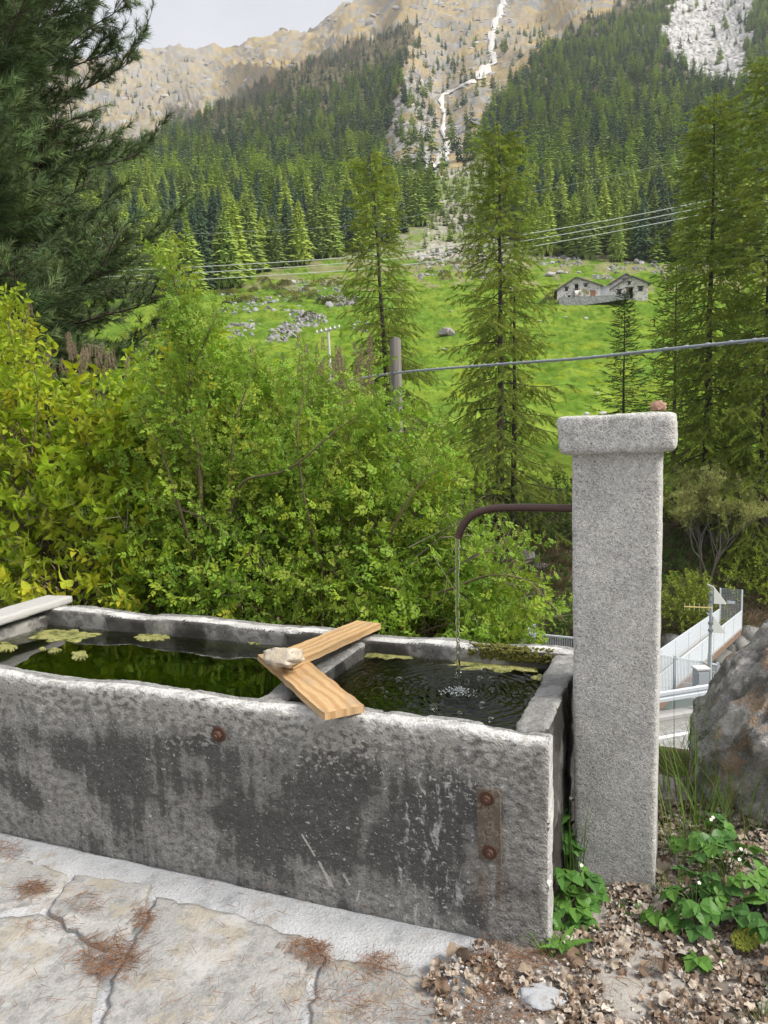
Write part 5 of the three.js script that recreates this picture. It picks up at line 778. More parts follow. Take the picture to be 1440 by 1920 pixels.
function gable(W, hl, hr, ridgeX, hRidge, D, opens, over = 0.55, roofThick = 0.2) { // walls with openings cut through the front, and two roof slabs
  const s = new THREE.Shape(); s.moveTo(-W / 2, -1.5); s.lineTo(W / 2, -1.5); s.lineTo(W / 2, hr); s.lineTo(ridgeX, hRidge); s.lineTo(-W / 2, hl);
  opens.forEach(([x, y, w, h]) => { const k = new THREE.Path(); k.moveTo(x - w / 2, y); k.lineTo(x - w / 2, y + h); k.lineTo(x + w / 2, y + h); k.lineTo(x + w / 2, y); s.holes.push(k); });
  const front = new THREE.ExtrudeGeometry(s, { depth: 0.45, bevelEnabled: false }); front.translate(0, 0, -0.45);
  const back = bx(W, Math.min(hl, hr) + 1.5, 0.4, 0, (Math.min(hl, hr) - 1.5) / 2, -D), ls = bx(0.4, hl + 1.4, D - 0.7, -W / 2 + 0.2, (hl - 1.6) / 2, -D / 2 - 0.12), rs = bx(0.4, hr + 1.4, D - 0.7, W / 2 - 0.2, (hr - 1.6) / 2, -D / 2 - 0.12);
  const slope = (x0, y0, x1, y1) => { const L = Math.hypot(x1 - x0, y1 - y0), a = Math.atan2(y1 - y0, x1 - x0), g = new THREE.BoxGeometry(L + over, roofThick, D + 2 * over); g.translate(-(over) / 2 * Math.sign(x1 - x0), 0, 0); g.rotateZ(x1 > x0 ? a : a + Math.PI); const nx = -Math.sin(a) * Math.sign(x1 - x0), ny = Math.cos(a) * Math.sign(x1 - x0); return g.translate((x0 + x1) / 2 + nx * roofThick * 0.6, (y0 + y1) / 2 + ny * roofThick * 0.6, -D / 2); };
  return { walls: metreUV(join([front, back, ls, rs]), 0.25), roofs: [slope(-W / 2, hl, ridgeX, hRidge), slope(W / 2, hr, ridgeX, hRidge)] };
}
function windowIn(o, x, y, w, h, mat = M.glassDark) { const p = part(o, 'window', bx(w + 0.1, h + 0.1, 0.04, x, y + h / 2, -0.28), mat); part(p, 'frame', join([bx(0.06, h, 0.06, x, y + h / 2, -0.22), bx(w, 0.06, 0.055, x, y + h / 2, -0.221), bx(w + 0.5, 0.16, 0.16, x, y + h + 0.07, 0.0)]), M.beam); return p; }
{
  const DP = 160, k = DP / FOCAL, h1 = thing('alpine_house', 'whitish plastered gabled house, left of the two on the meadow', 'house'); h1.position.copy(at(1085, 558, DP)); faceEye(h1, 0.05);
  const X = (px) => (px - 1085) * k, Y = (r) => (558 - r) * k;
  const ops = [[X(1062.7), Y(545.2), 0.62, 0.8], [X(1081), Y(545), 0.72, 1.35], [X(1098), Y(539.6), 0.66, 0.62], [X(1110.7), Y(558.6), 1.05, 1.4], [X(1067.5), Y(556), 0.55, 0.38]];
  const a = gable(8.7, 1.7, 2.15, -0.55, 4.0, 9, ops); part(h1, 'wall', a.walls, M.plaster); a.roofs.forEach((r) => part(h1, 'roof', r, M.slate, 'dark slab roof'));
  windowIn(h1, ...ops[0]); windowIn(h1, ...ops[2], std([0.16, 0.15, 0.14], 0.8)); part(h1, 'door', bx(0.8, 1.45, 0.05, ops[1][0], ops[1][1] + 0.67, -0.3), M.openDark); part(h1, 'door', bx(1.15, 1.5, 0.05, ops[3][0], ops[3][1] + 0.7, -0.2), std([0.40, 0.20, 0.09], 0.8), 'orange-brown boarded door'); part(h1, 'cellar_opening', bx(0.65, 0.48, 0.05, ops[4][0], ops[4][1] + 0.19, -0.3), M.openDark);
  part(h1, 'balcony', join([bx(1.3, 0.1, 0.9, ops[1][0] - 0.1, 0.95, 0.45), bx(1.3, 0.07, 0.06, ops[1][0] - 0.1, 1.75, 0.85), bx(1.3, 0.07, 0.06, ops[1][0] - 0.1, 1.4, 0.85), bx(0.09, 2.0, 0.09, ops[1][0] - 0.72, 0.8, 0.87), bx(0.09, 2.0, 0.09, ops[1][0] + 0.52, 0.8, 0.87), bx(0.5, 0.08, 2.2, ops[1][0] + 0.2, 0.3, 1.7, 0, 0.5)]), M.plank2);
  const h2 = thing('alpine_house', 'rough stone gabled house with dark open door, right of the two', 'house'); h2.position.copy(at(1178, 556.5, DP)); faceEye(h2, 0.12);
  const X2 = (px) => (px - 1178) * k, Y2 = (r) => (556.5 - r) * k, op2 = [[X2(1161.7), Y2(551), 0.9, 0.92], [X2(1180.2), -0.3, 1.35, 2.1], [X2(1200), Y2(547.8), 0.9, 0.95], [X2(1179.6), Y2(534.6), 0.55, 0.6]];
  const b = gable(7.7, 1.45, 2.5, 0.5, 4.05, 8, op2); part(h2, 'wall', b.walls, M.plaster); b.roofs.forEach((r) => part(h2, 'roof', r, M.slate, 'dark slab roof'));
  windowIn(h2, ...op2[0], std([0.10, 0.095, 0.09], 0.7)); windowIn(h2, ...op2[2], std([0.10, 0.095, 0.09], 0.7)); windowIn(h2, ...op2[3]); part(h2, 'door', bx(0.55, 2.1, 0.06, op2[1][0] - 0.42, 0.75, -0.1), M.plank2); part(h2, 'doorway', bx(1.5, 2.3, 0.05, op2[1][0], 0.75, -0.42), M.openDark); part(h2, 'lintel', bx(1.9, 0.16, 0.2, op2[1][0], 1.9, 0.02), M.beam);
  const h3 = thing('rear_annex', 'plastered gable rising behind the left side of the stone house', 'house'); h3.position.copy(at(1168, 556, DP + 5)); faceEye(h3, 0.1); const op3 = [[X2(1173), 3.0, 0.75, 0.62]].map(([x, y, w, h]) => [x + 0.9, y, w, h]); const c = gable(6.6, 2.3, 2.3, 0.6, 4.6, 7, op3, 0.45); part(h3, 'wall', c.walls, M.plaster); c.roofs.forEach((r) => part(h3, 'roof', r, M.slate)); windowIn(h3, ...op3[0]);
  const sh = thing('shed', 'small pale shed wedged between the two houses', 'shed'); sh.position.copy(at(1133.5, 558, DP - 0.5)); faceEye(sh); part(sh, 'wall', bx(1.95, 2.6, 2.4, 0, 0.9, -1.2), std([0.50, 0.52, 0.52], 0.9)); part(sh, 'roof', bx(2.15, 0.1, 2.8, 0, 2.26, -1.2), std([0.42, 0.43, 0.43], 0.8)); part(sh, 'door', bx(0.9, 1.9, 0.05, -0.3, 0.75, 0.03), std([0.44, 0.46, 0.46], 0.8));
  // retaining wall below the houses
  const ws = new THREE.Shape(); ws.moveTo(0, -2.6); ws.lineTo(0, 0); ws.lineTo(13.8, -0.05); ws.lineTo(13.8, -0.9); ws.lineTo(4.5, -1.8); const wg = new THREE.ExtrudeGeometry(ws, { depth: 4, bevelEnabled: false }); const wl = single('retaining_wall', metreUV(wg, 0.3), M.dryWall, 'grey stone retaining wall below the left house', 'wall'); wl.position.copy(at(1048, 558.6, DP - 3)); faceEye(wl, 0.06); wl.translateZ(-3.4);
  const van = thing('white_van', 'small white van parked in front of the left house', 'van'); van.position.copy(at(1085, 557.5, DP - 1.4)); faceEye(van, 0.2); const vs = new THREE.Shape(); vs.moveTo(-1.9, 0.3); vs.lineTo(1.9, 0.3); vs.lineTo(1.95, 0.8); vs.lineTo(1.3, 1.0); vs.lineTo(0.9, 1.55); vs.lineTo(-1.85, 1.6); const vg = new THREE.ExtrudeGeometry(vs, { depth: 1.4, bevelEnabled: true, bevelSize: 0.06, bevelThickness: 0.06 }); vg.rotateY(-Math.PI / 2 + 0.1); vg.translate(0.7, 0, -2); part(van, 'body', vg, std([0.75, 0.75, 0.74], 0.4)); part(van, 'windscreen', bx(1.2, 0.42, 0.04, 0, 1.28, -0.85, 0, -0.62), M.glassDark); for (const s of [-1, 1]) { const w = part(van, 'wheel', new THREE.CylinderGeometry(0.3, 0.3, 0.18, 14).rotateZ(Math.PI / 2), std([0.02, 0.02, 0.02], 0.9)); w.position.set(s * 0.68, 0.3, -0.9); }
}
// loose rocks on the meadow
const rockG = [1, 2, 3].map((s) => stone(1, 0.7, 0.9, s * 7, 0.5, 9, 2)); M.paleRock = std([0.36, 0.35, 0.335], 0.95); M.greyRock = std([0.24, 0.235, 0.225], 0.95);
{
  const R = rng(201), put = (x, row, r, label) => { const p = ground(x, row), m = single('meadow_rock', rockG[Math.floor(R() * 3)], R() < 0.6 ? M.paleRock : M.greyRock, label, 'rock', 'rocks strewn over the meadow'); m.position.copy(p); m.scale.set(r, r * (0.6 + 0.4 * R()), r); m.rotation.y = R() * 6; return m; };
  const bg = stone(1.55, 1.05, 1.2, 5, 0.4, 10, 5), bp = ground(838, 630), big = single('meadow_boulder', metreUV(bg, 0.5), M.rock, 'grey boulder alone on the meadow between two larches', 'boulder'); big.position.copy(bp).add(V(0, 0.45, 0)); big.scale.set(0.98, 0.98, 0.98);
  [[832, 650, 0.5], [1060, 596, 0.45], [1098, 592, 0.55], [1120, 742, 0.25], [664, 607, 0.4], [880, 598, 0.35], [700, 690, 0.3], [1085, 508, 0.9], [1060, 512, 0.8], [1115, 516, 0.8], [1030, 520, 1.6], [1048, 516, 1.2], [870, 505, 0.8], [800, 517, 1.1], [905, 520, 0.6], [640, 540, 0.7], [845, 585, 0.3], [1012, 600, 0.35], [470, 598, 0.5], [486, 606, 0.4], [455, 608, 0.4], [560, 574, 0.6], [1225, 512, 1.0], [960, 540, 0.5]].sort((a, b) => a[0] - b[0]).forEach(([x, r, s], i) => put(x, r, s, 'loose pale meadow rock, ' + nth(i + 1) + ' of twenty-four counted from the left'));
  const rub = [], cc = [], heap = (x0, x1, r0, r1, n, s0, s1, slant = 0) => { for (let i = 0; i < n; i++) { const u = R(), v = R(), x = lerp(x0, x1, u) + slant * (v - 0.5), row = lerp(r0, r1, v); if (n2(x / 14, row / 7) < -0.25) continue; const p = ground(x, row), s = lerp(s0, s1, R() * R()); rub.push(new THREE.Matrix4().compose(p, new THREE.Quaternion().setFromEuler(new THREE.Euler(R() * 6, R() * 6, R() * 6)), V(s, s * (0.5 + 0.5 * R()), s * (0.6 + 0.6 * R())))); const b = 0.14 + 0.22 * R(); cc.push(col(b, b * 0.975, b * 0.94)); } };
  heap(522, 575, 640, 586, 420, 0.2, 0.85, 60); heap(560, 592, 612, 590, 120, 0.2, 0.7); heap(612, 672, 574, 556, 200, 0.25, 0.9); heap(425, 476, 630, 610, 130, 0.2, 0.7); heap(415, 540, 588, 548, 200, 0.25, 0.9); heap(540, 640, 560, 528, 120, 0.3, 1.0); heap(770, 960, 522, 470, 420, 0.3, 1.3); heap(1010, 1090, 500, 478, 160, 0.3, 1.2); heap(1140, 1240, 512, 492, 130, 0.3, 1.2); heap(1240, 1420, 520, 495, 110, 0.3, 1.2); heap(590, 612, 607, 596, 60, 0.2, 0.6); heap(660, 700, 622, 604, 40, 0.2, 0.5); heap(1105, 1150, 523, 516, 50, 0.3, 0.9);
  for (let i = 0; i < 500; i++) { const x = lerp(770, 960, R()), row = lerp(500, 330, R()); if (!inside(SCREE, x, row)) continue; const p = ground(x, row), s = 0.4 + 0.9 * R() * R(); rub.push(new THREE.Matrix4().compose(p, new THREE.Quaternion().setFromEuler(new THREE.Euler(R() * 6, R() * 6, R() * 6)), V(s, s * 0.6, s))); const b = 0.26 + 0.26 * R(); cc.push(col(b, b * 0.96, b * 0.9)); }
  copies('rubble', rockG[0], std([1, 1, 1], 0.95), rub, scene, 'heaps and strips of pale rubble on the meadow and fan', 'rubble', cc);
  // crags: blocks of rock in the couloir, the outcrops and the bare heights
  const cr = [], c2 = []; for (let i = 0; i < 3800; i++) { const zone = i % 3, x = zone === 0 ? lerp(1230, 1440, R()) : zone === 1 ? lerp(715, 960, R()) : lerp(180, 1000, R()), row = zone === 0 ? lerp(178, -60, R()) : zone === 1 ? lerp(350, 0, R()) : lerp(330, 0, R()); if (row < skyline(x)) continue; const jx = x + 14 * n2(x / 37, row / 29), jr = row + 9 * n2(x / 25 + 9, row / 31), inC = inside(COULOIR, jx, jr), inG = inside(GULLY, jx, jr); if (zone === 0 ? !inC : zone === 1 ? !inG : inG || wood(x, row) > 0.2) continue; if (n2(x / 16 + 3, row / 12) < (zone === 0 ? -0.5 : 0.0)) continue; const d = depthAt(x, row); if (zone === 2 && d < 1000) continue; const p = ground(x, row, d), s = (zone === 2 ? 3.5 : 2.4) * (0.4 + 1.5 * R() * R()) * d / 900; cr.push(new THREE.Matrix4().compose(p, new THREE.Quaternion().setFromEuler(new THREE.Euler(0.9 + (R() - 0.5), 0.4 + (R() - 0.5), (R() - 0.5) * 0.8)), V(s * 1.5, s * 0.7, s))); const b = (zone === 0 ? 0.30 : 0.22) + 0.20 * R(); c2.push(col(b * 1.02, b * 0.98, b * 0.93)); }
  copies('crags', rockG[1], std([1, 1, 1], 0.95), cr, scene, 'grey crags and slabs in the gully, couloir and bare heights', 'rock', c2);
}
// small shrubs far off: balls of leaf-sized faces
function leafBall(seed, n, size) { const R = rng(seed), t = []; for (let i = 0; i < n; i++) { const a = R() * 6.283, z = R() * 1.15 - 0.15, r = Math.sqrt(Math.max(0, 1 - z * z)), k = 0.55 + 0.45 * Math.pow(R(), 0.5) + 0.2 * n3(Math.cos(a) * 2 + seed, z * 2, Math.sin(a) * 2), p = V(r * Math.cos(a) * k, z * k, r * Math.sin(a) * k); t.push(...xform(leaflet(size, size * 0.6, 0.3, 0.2, 2), frameOf(p, V(R() - 0.5 + p.x, R() - 0.3 + p.y, R() - 0.5 + p.z), R() * 6, 0.7 + 0.6 * R()))); } return soup(flat(t)); }
{
  const R = rng(211), balls = [leafBall(1, 420, 0.20), leafBall(2, 420, 0.2)], mats = [std([0.20, 0.20, 0.05], 1), std([0.14, 0.15, 0.055], 1), std([0.27, 0.26, 0.06], 1), std([0.11, 0.13, 0.04], 1)];
  const put = (x, row, r, k, label, nm = 'meadow_shrub') => { const p = ground(x, row), m = single(nm, balls[Math.floor(R() * 2)], mats[k], label, 'shrub', 'low shrubs on the meadow'); m.position.copy(p); m.position.y += r * 0.15; m.scale.set(r * (1 + 0.4 * R()), r * 0.8, r); m.rotation.y = R() * 6; };
  for (let i = 0; i < 46; i++) put(410 + 250 * (i + 0.8 * R()) / 46, lerp(568, 522, R()), 0.6 + 1.0 * R(), Math.floor(R() * 4), 'olive shrub among the rubble above the meadow, ' + nth(i + 1) + ' from the left');
  for (let i = 0; i < 26; i++) put(790 + 170 * (i + 0.8 * R()) / 26, lerp(525, 465, R()), 0.5 + 0.9 * R(), Math.floor(R() * 4), 'low shrub on the stony strip below the gully, ' + nth(i + 1) + ' from the left');
  put(1040, 560, 1.9, 2, 'yellow-green shrub left of the retaining wall'); put(1028, 572, 1.5, 1, 'dull brownish shrub below the yellow-green one at the retaining wall'); put(580, 598, 1.2, 1, 'brown-green shrub beside the largest rubble heap');
  const hs = single('house_shrub', balls[0], mats[2], 'small yellow-green tree in front of the left house', 'shrub'); hs.position.copy(at(1094, 552, 156.5)); hs.scale.set(0.95, 0.9, 0.9);
  // the far bank: shrubs, ground cover and dry grass
  const sprays = [broadSprig(21)[0], roseSprig(22)[0]];
  const shrub = (x, row, w, h, n, c, label, tw = 0.9) => { const o = thing('bank_shrub', label, 'shrub', 'shrubs on the river bank'), p = ground(x, row), l = [], cl = [], st = []; o.position.copy(p); for (let i = 0; i < n; i++) { const a = R() * 6.28, e = Math.acos(1 - R()), k = Math.pow(R(), 0.45), d = V(Math.cos(a) * Math.sin(e) * w, Math.cos(e) * h, Math.sin(a) * Math.sin(e) * w).multiplyScalar(k); if (n3(d.x * 0.9 + x, d.y * 0.9, d.z * 0.9) < -0.35) continue; l.push(frameOf(d, V(d.x / w + R() - 0.5, d.y / h + R() * 0.6, d.z / w + R() - 0.5), R() * 6, 2.0 + 1.2 * R())); const b = 0.75 + 0.5 * R(); cl.push(col(c[0] * b, c[1] * b, c[2] * b)); if (i % 9 === 0) st.push(limb([V(0, -0.2, 0), d.clone().multiplyScalar(0.5).add(V(0, -0.1 * h, 0)), d], 0.03, 0.008, 5, 4)); } part(o, 'stems', join(st), M.twig); copies('foliage', sprays[0], leafy([1, 1, 1], 0.3), l, o, null, null, cl); };
  shrub(1292, 1165, 1.7, 2.5, 300, [0.24, 0.29, 0.04], 'yellow-green shrub left of the antenna pole beyond the road'); shrub(1270, 1180, 1.4, 1.9, 170, [0.20, 0.25, 0.04], 'green shrub beside the pillar above the footbridge'); shrub(1425, 1120, 2.0, 2.8, 330, [0.25, 0.32, 0.04], 'bright green shrub right of the footbridge gate'); shrub(1445, 1060, 2.2, 2.4, 200, [0.26, 0.29, 0.06], 'pale green shrub at the right edge above the gate'); shrub(1050, 1185, 1.6, 1.5, 220, [0.13, 0.20, 0.035], 'low green shrub left of the pillar above the fence'); shrub(1030, 1010, 1.9, 1.9, 260, [0.10, 0.16, 0.03], 'dark green shrub below the double larch'); shrub(965, 1000, 2.0, 1.6, 220, [0.075, 0.12, 0.03], 'dark shrub at the foot of the double larch'); shrub(905, 990, 2.0, 1.8, 220, [0.07, 0.11, 0.03], 'dark undergrowth left of the double larch'); shrub(1060, 960, 2.0, 2.2, 240, [0.10, 0.15, 0.03], 'green undergrowth beside the pillar behind the spout'); shrub(860, 960, 2.0, 1.6, 180, [0.08, 0.12, 0.03], 'undergrowth between the rose bush and the larch'); shrub(1285, 1000, 2.0, 1.8, 200, [0.055, 0.085, 0.025], 'dark undergrowth at the foot of the right larch');
  const cov = [], cv = []; for (let i = 0; i < 4200; i++) { const right = i % 2, x = right ? lerp(1150, 1560, R()) : lerp(760, 1160, R()), row = right ? lerp(1120, 1010, R()) : lerp(1190, 1040, R()); if (n2(x / 22, row / 16) + 0.35 * n2(x / 6, row / 5) < (right ? -0.1 : 0.18)) continue; const p = ground(x, row), b = 0.7 + 0.6 * R(); cov.push(frameOf(p, V(R() - 0.5, 0.4 + R(), R() - 0.2), R() * 6, 1.4 + R())); cv.push(col(0.12 * b, 0.27 * b, 0.04 * b)); }
  copies('ground_cover', sprays[0], leafy([1, 1, 1], 0.25), cov, scene, 'lush green ground cover on the far river bank', 'ground cover', cv);
  const gt = []; for (let k = 0; k < 26; k++) { const a = R() * 6.28, r = 0.25 * R(), L = 0.35 + 0.5 * R(), b = V(r * Math.cos(a), 0, r * Math.sin(a)), tip = b.clone().add(V(Math.cos(a) * L * 0.7, L * (0.2 + 0.6 * R()), Math.sin(a) * L * 0.7)), s = V(-Math.sin(a), 0, Math.cos(a)).multiplyScalar(0.018); gt.push(b.clone().add(s), b.clone().sub(s), tip); } const gl = [], gc = []; for (let i = 0; i < 3800; i++) { const x = i % 3 ? lerp(700, 1160, R()) : lerp(1160, 1560, R()), row = lerp(1230, 985, R()), p = ground(x, row), b = 0.7 + 0.6 * R(), s = 0.8 + 0.9 * R(); gl.push(new THREE.Matrix4().compose(p, new THREE.Quaternion().setFromAxisAngle(V(0, 1, 0), R() * 6), V(s, s, s))); gc.push(R() < 0.25 ? col(0.15 * b, 0.20 * b, 0.05 * b) : col(0.32 * b, 0.25 * b, 0.17 * b)); }
  copies('dry_grass', soup(flat(gt)), std([1, 1, 1], 1), gl, scene, 'matted dry grass on the far river bank', 'grass', gc);
  [[952, 1022, 0.55, 'rusty brown'], [985, 1046, 0.9, 'dark grey'], [962, 1055, 0.45, 'tall ochre'], [1010, 1062, 0.6, 'small dark grey'], [1345, 1010, 1.0, 'pale grey'], [1300, 1004, 0.7, 'broad greyish']].forEach(([x, r, s, w], i) => { const m = single('bank_rock', rockG[i % 3], i === 0 || i === 2 ? std([0.24, 0.14, 0.075], 0.95) : M.greyRock, w + (i < 4 ? ' rock in the eroded bank behind the spout' : ' rock below the larch right of the pillar'), 'rock'); m.position.copy(ground(x, r)); m.scale.set(s, s * (i === 2 ? 1.9 : 0.9), s); m.rotation.y = i; });
  const lg = single('fallen_log', rod(V(-0.75, 0, 0), V(0.75, 0.06, 0), 0.14, 0.11, 10), std([0.30, 0.25, 0.19], 0.95), 'pale fallen log on the bank above the footbridge gate', 'log'); lg.position.copy(ground(1382, 1094)).add(V(0, 0.2, 0)); lg.rotation.y = 0.15;
  // the young tree with small pale leaves above the bridge
  const tr = thing('young_willow', 'thin many-stemmed tree with tiny pale leaves above the footbridge', 'tree'), tp = ground(1330, 1098); tr.position.copy(tp); const wd = [], lf = [], lc = [];
  const grow = (p, d, L, r, n) => { const q = p.clone().addScaledVector(d, L * 0.5).add(V((R() - 0.5) * 0.12 * L, 0, (R() - 0.5) * 0.12 * L)), e = p.clone().addScaledVector(d, L).add(V((R() - 0.5) * 0.2 * L, 0.05 * L, (R() - 0.5) * 0.2 * L)); wd.push(limb([p, q, e], r, r * 0.6, 4, 5)); if (n <= 2) for (let i = 0; i < 4; i++) { const c = p.clone().lerp(e, R()); lf.push(frameOf(c, V(R() - 0.5, R() - 0.2, R() - 0.5), R() * 6, 0.9 + 0.8 * R())); const b = 0.75 + 0.5 * R(); lc.push(col(0.42 * b, 0.44 * b, 0.14 * b)); } if (!n) return; const m = 2 + (R() < 0.6 ? 1 : 0); for (let i = 0; i < m; i++) { const nd = d.clone().add(V((R() - 0.5) * 1.3, 0.25 * R(), (R() - 0.5) * 1.3)).normalize(); grow(e.clone().lerp(p, 0.25 * R()), nd, L * (0.62 + 0.25 * R()), r * 0.6, n - 1); } };
  [[-0.42, 0.12], [-0.2, -0.1], [0.08, 0.2], [0.3, -0.15]].forEach(([x, z]) => grow(V(x * 0.3, -0.2, z * 0.3), V(x, 1, z).normalize(), 2.0, 0.075, 5));
  part(tr, 'branches', join(wd), std([0.17, 0.15, 0.125], 1)); copies('foliage', sprays[1], leafy([1, 1, 1], 0.35), lf, tr, null, null, lc);
  console.log('willow', lf.length, wd.length);
}
// poles and wires
{
  M.oldWood = (() => { const t = texture(256, 512, (u, v) => { const f = pf(u, v * 0.12, 60, 3, 221, 0.7), b = pf(u, v, 7, 4, 223), k = 0.19 + 0.26 * (f - 0.5) + 0.12 * (b - 0.5); return [k * 1.05, k * 0.97, k * 0.86]; }); return std([1, 1, 1], 0.95, { map: t, bumpMap: t, bumpScale: 0.02 }); })();
  const DP = 14.5, top = at(741, 636, DP), bot = at(752, 1120, DP), post = thing('wooden_post', 'weathered grey wooden utility post behind the rose bush', 'post'); bot.y = -6.5; post.position.copy(bot); const tl = top.clone().sub(bot);
  part(post, 'shaft', limb([V(), tl.clone().multiplyScalar(0.5), tl], 0.135, 0.105, 12, 18), M.oldWood); const capg = new THREE.ConeGeometry(0.106, 0.07, 18); capg.rotateZ(0.25); part(post, 'top_cut', capg.translate(tl.x, tl.y + 0.02, tl.z), std([0.13, 0.115, 0.095], 1)); [[697, 0.02], [745, 0.03], [776, 0.025]].forEach(([r]) => { const h = part(post, 'hook_hole', new THREE.CylinderGeometry(0.014, 0.014, 0.03, 8).rotateX(Math.PI / 2), M.openDark); h.position.copy(at(743, r, DP - 0.118).sub(bot)); });
  const pts = [[1800, 606, 6.2], [1440, 636, 8.0], [1250, 655, 9.2], [1100, 671, 10.4], [950, 682, 11.9], [820, 692, 13.3], [744, 699, 14.33], [690, 707, 16.4], [640, 716, 18.6], [560, 735, 23], [480, 765, 29]].map((q) => at(...q)), cv = new THREE.CatmullRomCurve3(pts), cab = thing('overhead_cable', 'thick grey twisted cable strung across from the wooden post', 'cable'); cab.position.copy(pts[6]); const loc = (p) => p.clone().sub(pts[6]);
  part(cab, 'core', limb(null, 0.019, 0.019, 160, 8, new THREE.CatmullRomCurve3(pts.map(loc))), std([0.32, 0.36, 0.40], 0.5));
  const hel = []; for (let i = 0; i <= 900; i++) { const t = i / 900, p = cv.getPointAt(t), a = t * cv.getLength() / 0.30 * 6.283; hel.push(loc(p).add(V(0, Math.cos(a) * 0.017, Math.sin(a) * 0.017))); } part(cab, 'wrap_strand', limb(null, 0.010, 0.010, 1400, 5, new THREE.CatmullRomCurve3(hel)), std([0.48, 0.52, 0.56], 0.45));
  const wp = thing('pale_pole', 'distant pale power pole on the meadow above the shrubs', 'pole'), wb = footing(626, 66); wp.position.copy(wb); const wt = at(615, 616, 66).sub(wb); part(wp, 'mast', limb([V(), wt.clone().multiplyScalar(0.5), wt], 0.15, 0.11, 6, 10), std([0.52, 0.49, 0.46], 0.9)); part(wp, 'crossarm', bar(wt.clone().add(V(-0.9, -0.35, 0.1)), wt.clone().add(V(0.9, 0.05, 0.1)), 0.12), std([0.40, 0.40, 0.40], 0.8)); for (let i = 0; i < 6; i++) { const s = i / 5 - 0.5, g = new THREE.CylinderGeometry(0.05, 0.1, 0.22, 8); const m = part(wp, 'insulator', g, std([0.62, 0.62, 0.62], 0.4)); m.position.copy(wt).add(V(s * 1.9, s * 0.4 - 0.02, 0.15)); }
  [[[-300, 520], [100, 512], [380, 500], [675, 481], [800, 467], [1000, 437], [1270, 388], [1700, 290]], [[-300, 530], [100, 522], [380, 511], [680, 491], [800, 478], [1000, 449], [1275, 398], [1700, 302]], [[-300, 545], [100, 537], [380, 524], [677, 505], [800, 492], [1010, 460], [1257, 414], [1700, 322]]].forEach((l, i) => { const q = l.map(([x, r]) => at(x, r, 112)), o = single('power_line', limb(q.map((p) => p.clone().sub(q[3])), 0.055, 0.055, 80, 5), std([0.62, 0.64, 0.66], 0.4, { metalness: 0.3 }), ['uppermost', 'middle', 'lowest'][i] + ' of the three power lines crossing before the forest', 'power line', 'power lines before the forest'); o.position.copy(q[3]); });
  const thin = [[-100, 455], [400, 437], [700, 418], [900, 378], [1150, 330], [1500, 250]].map(([x, r]) => at(x, r, 150)), tl2 = single('power_line', limb(thin.map((p) => p.clone().sub(thin[2])), 0.03, 0.03, 60, 4), std([0.4, 0.42, 0.42], 0.5), 'faint thin wire across the forest above the three lines', 'power line'); tl2.position.copy(thin[2]);
}
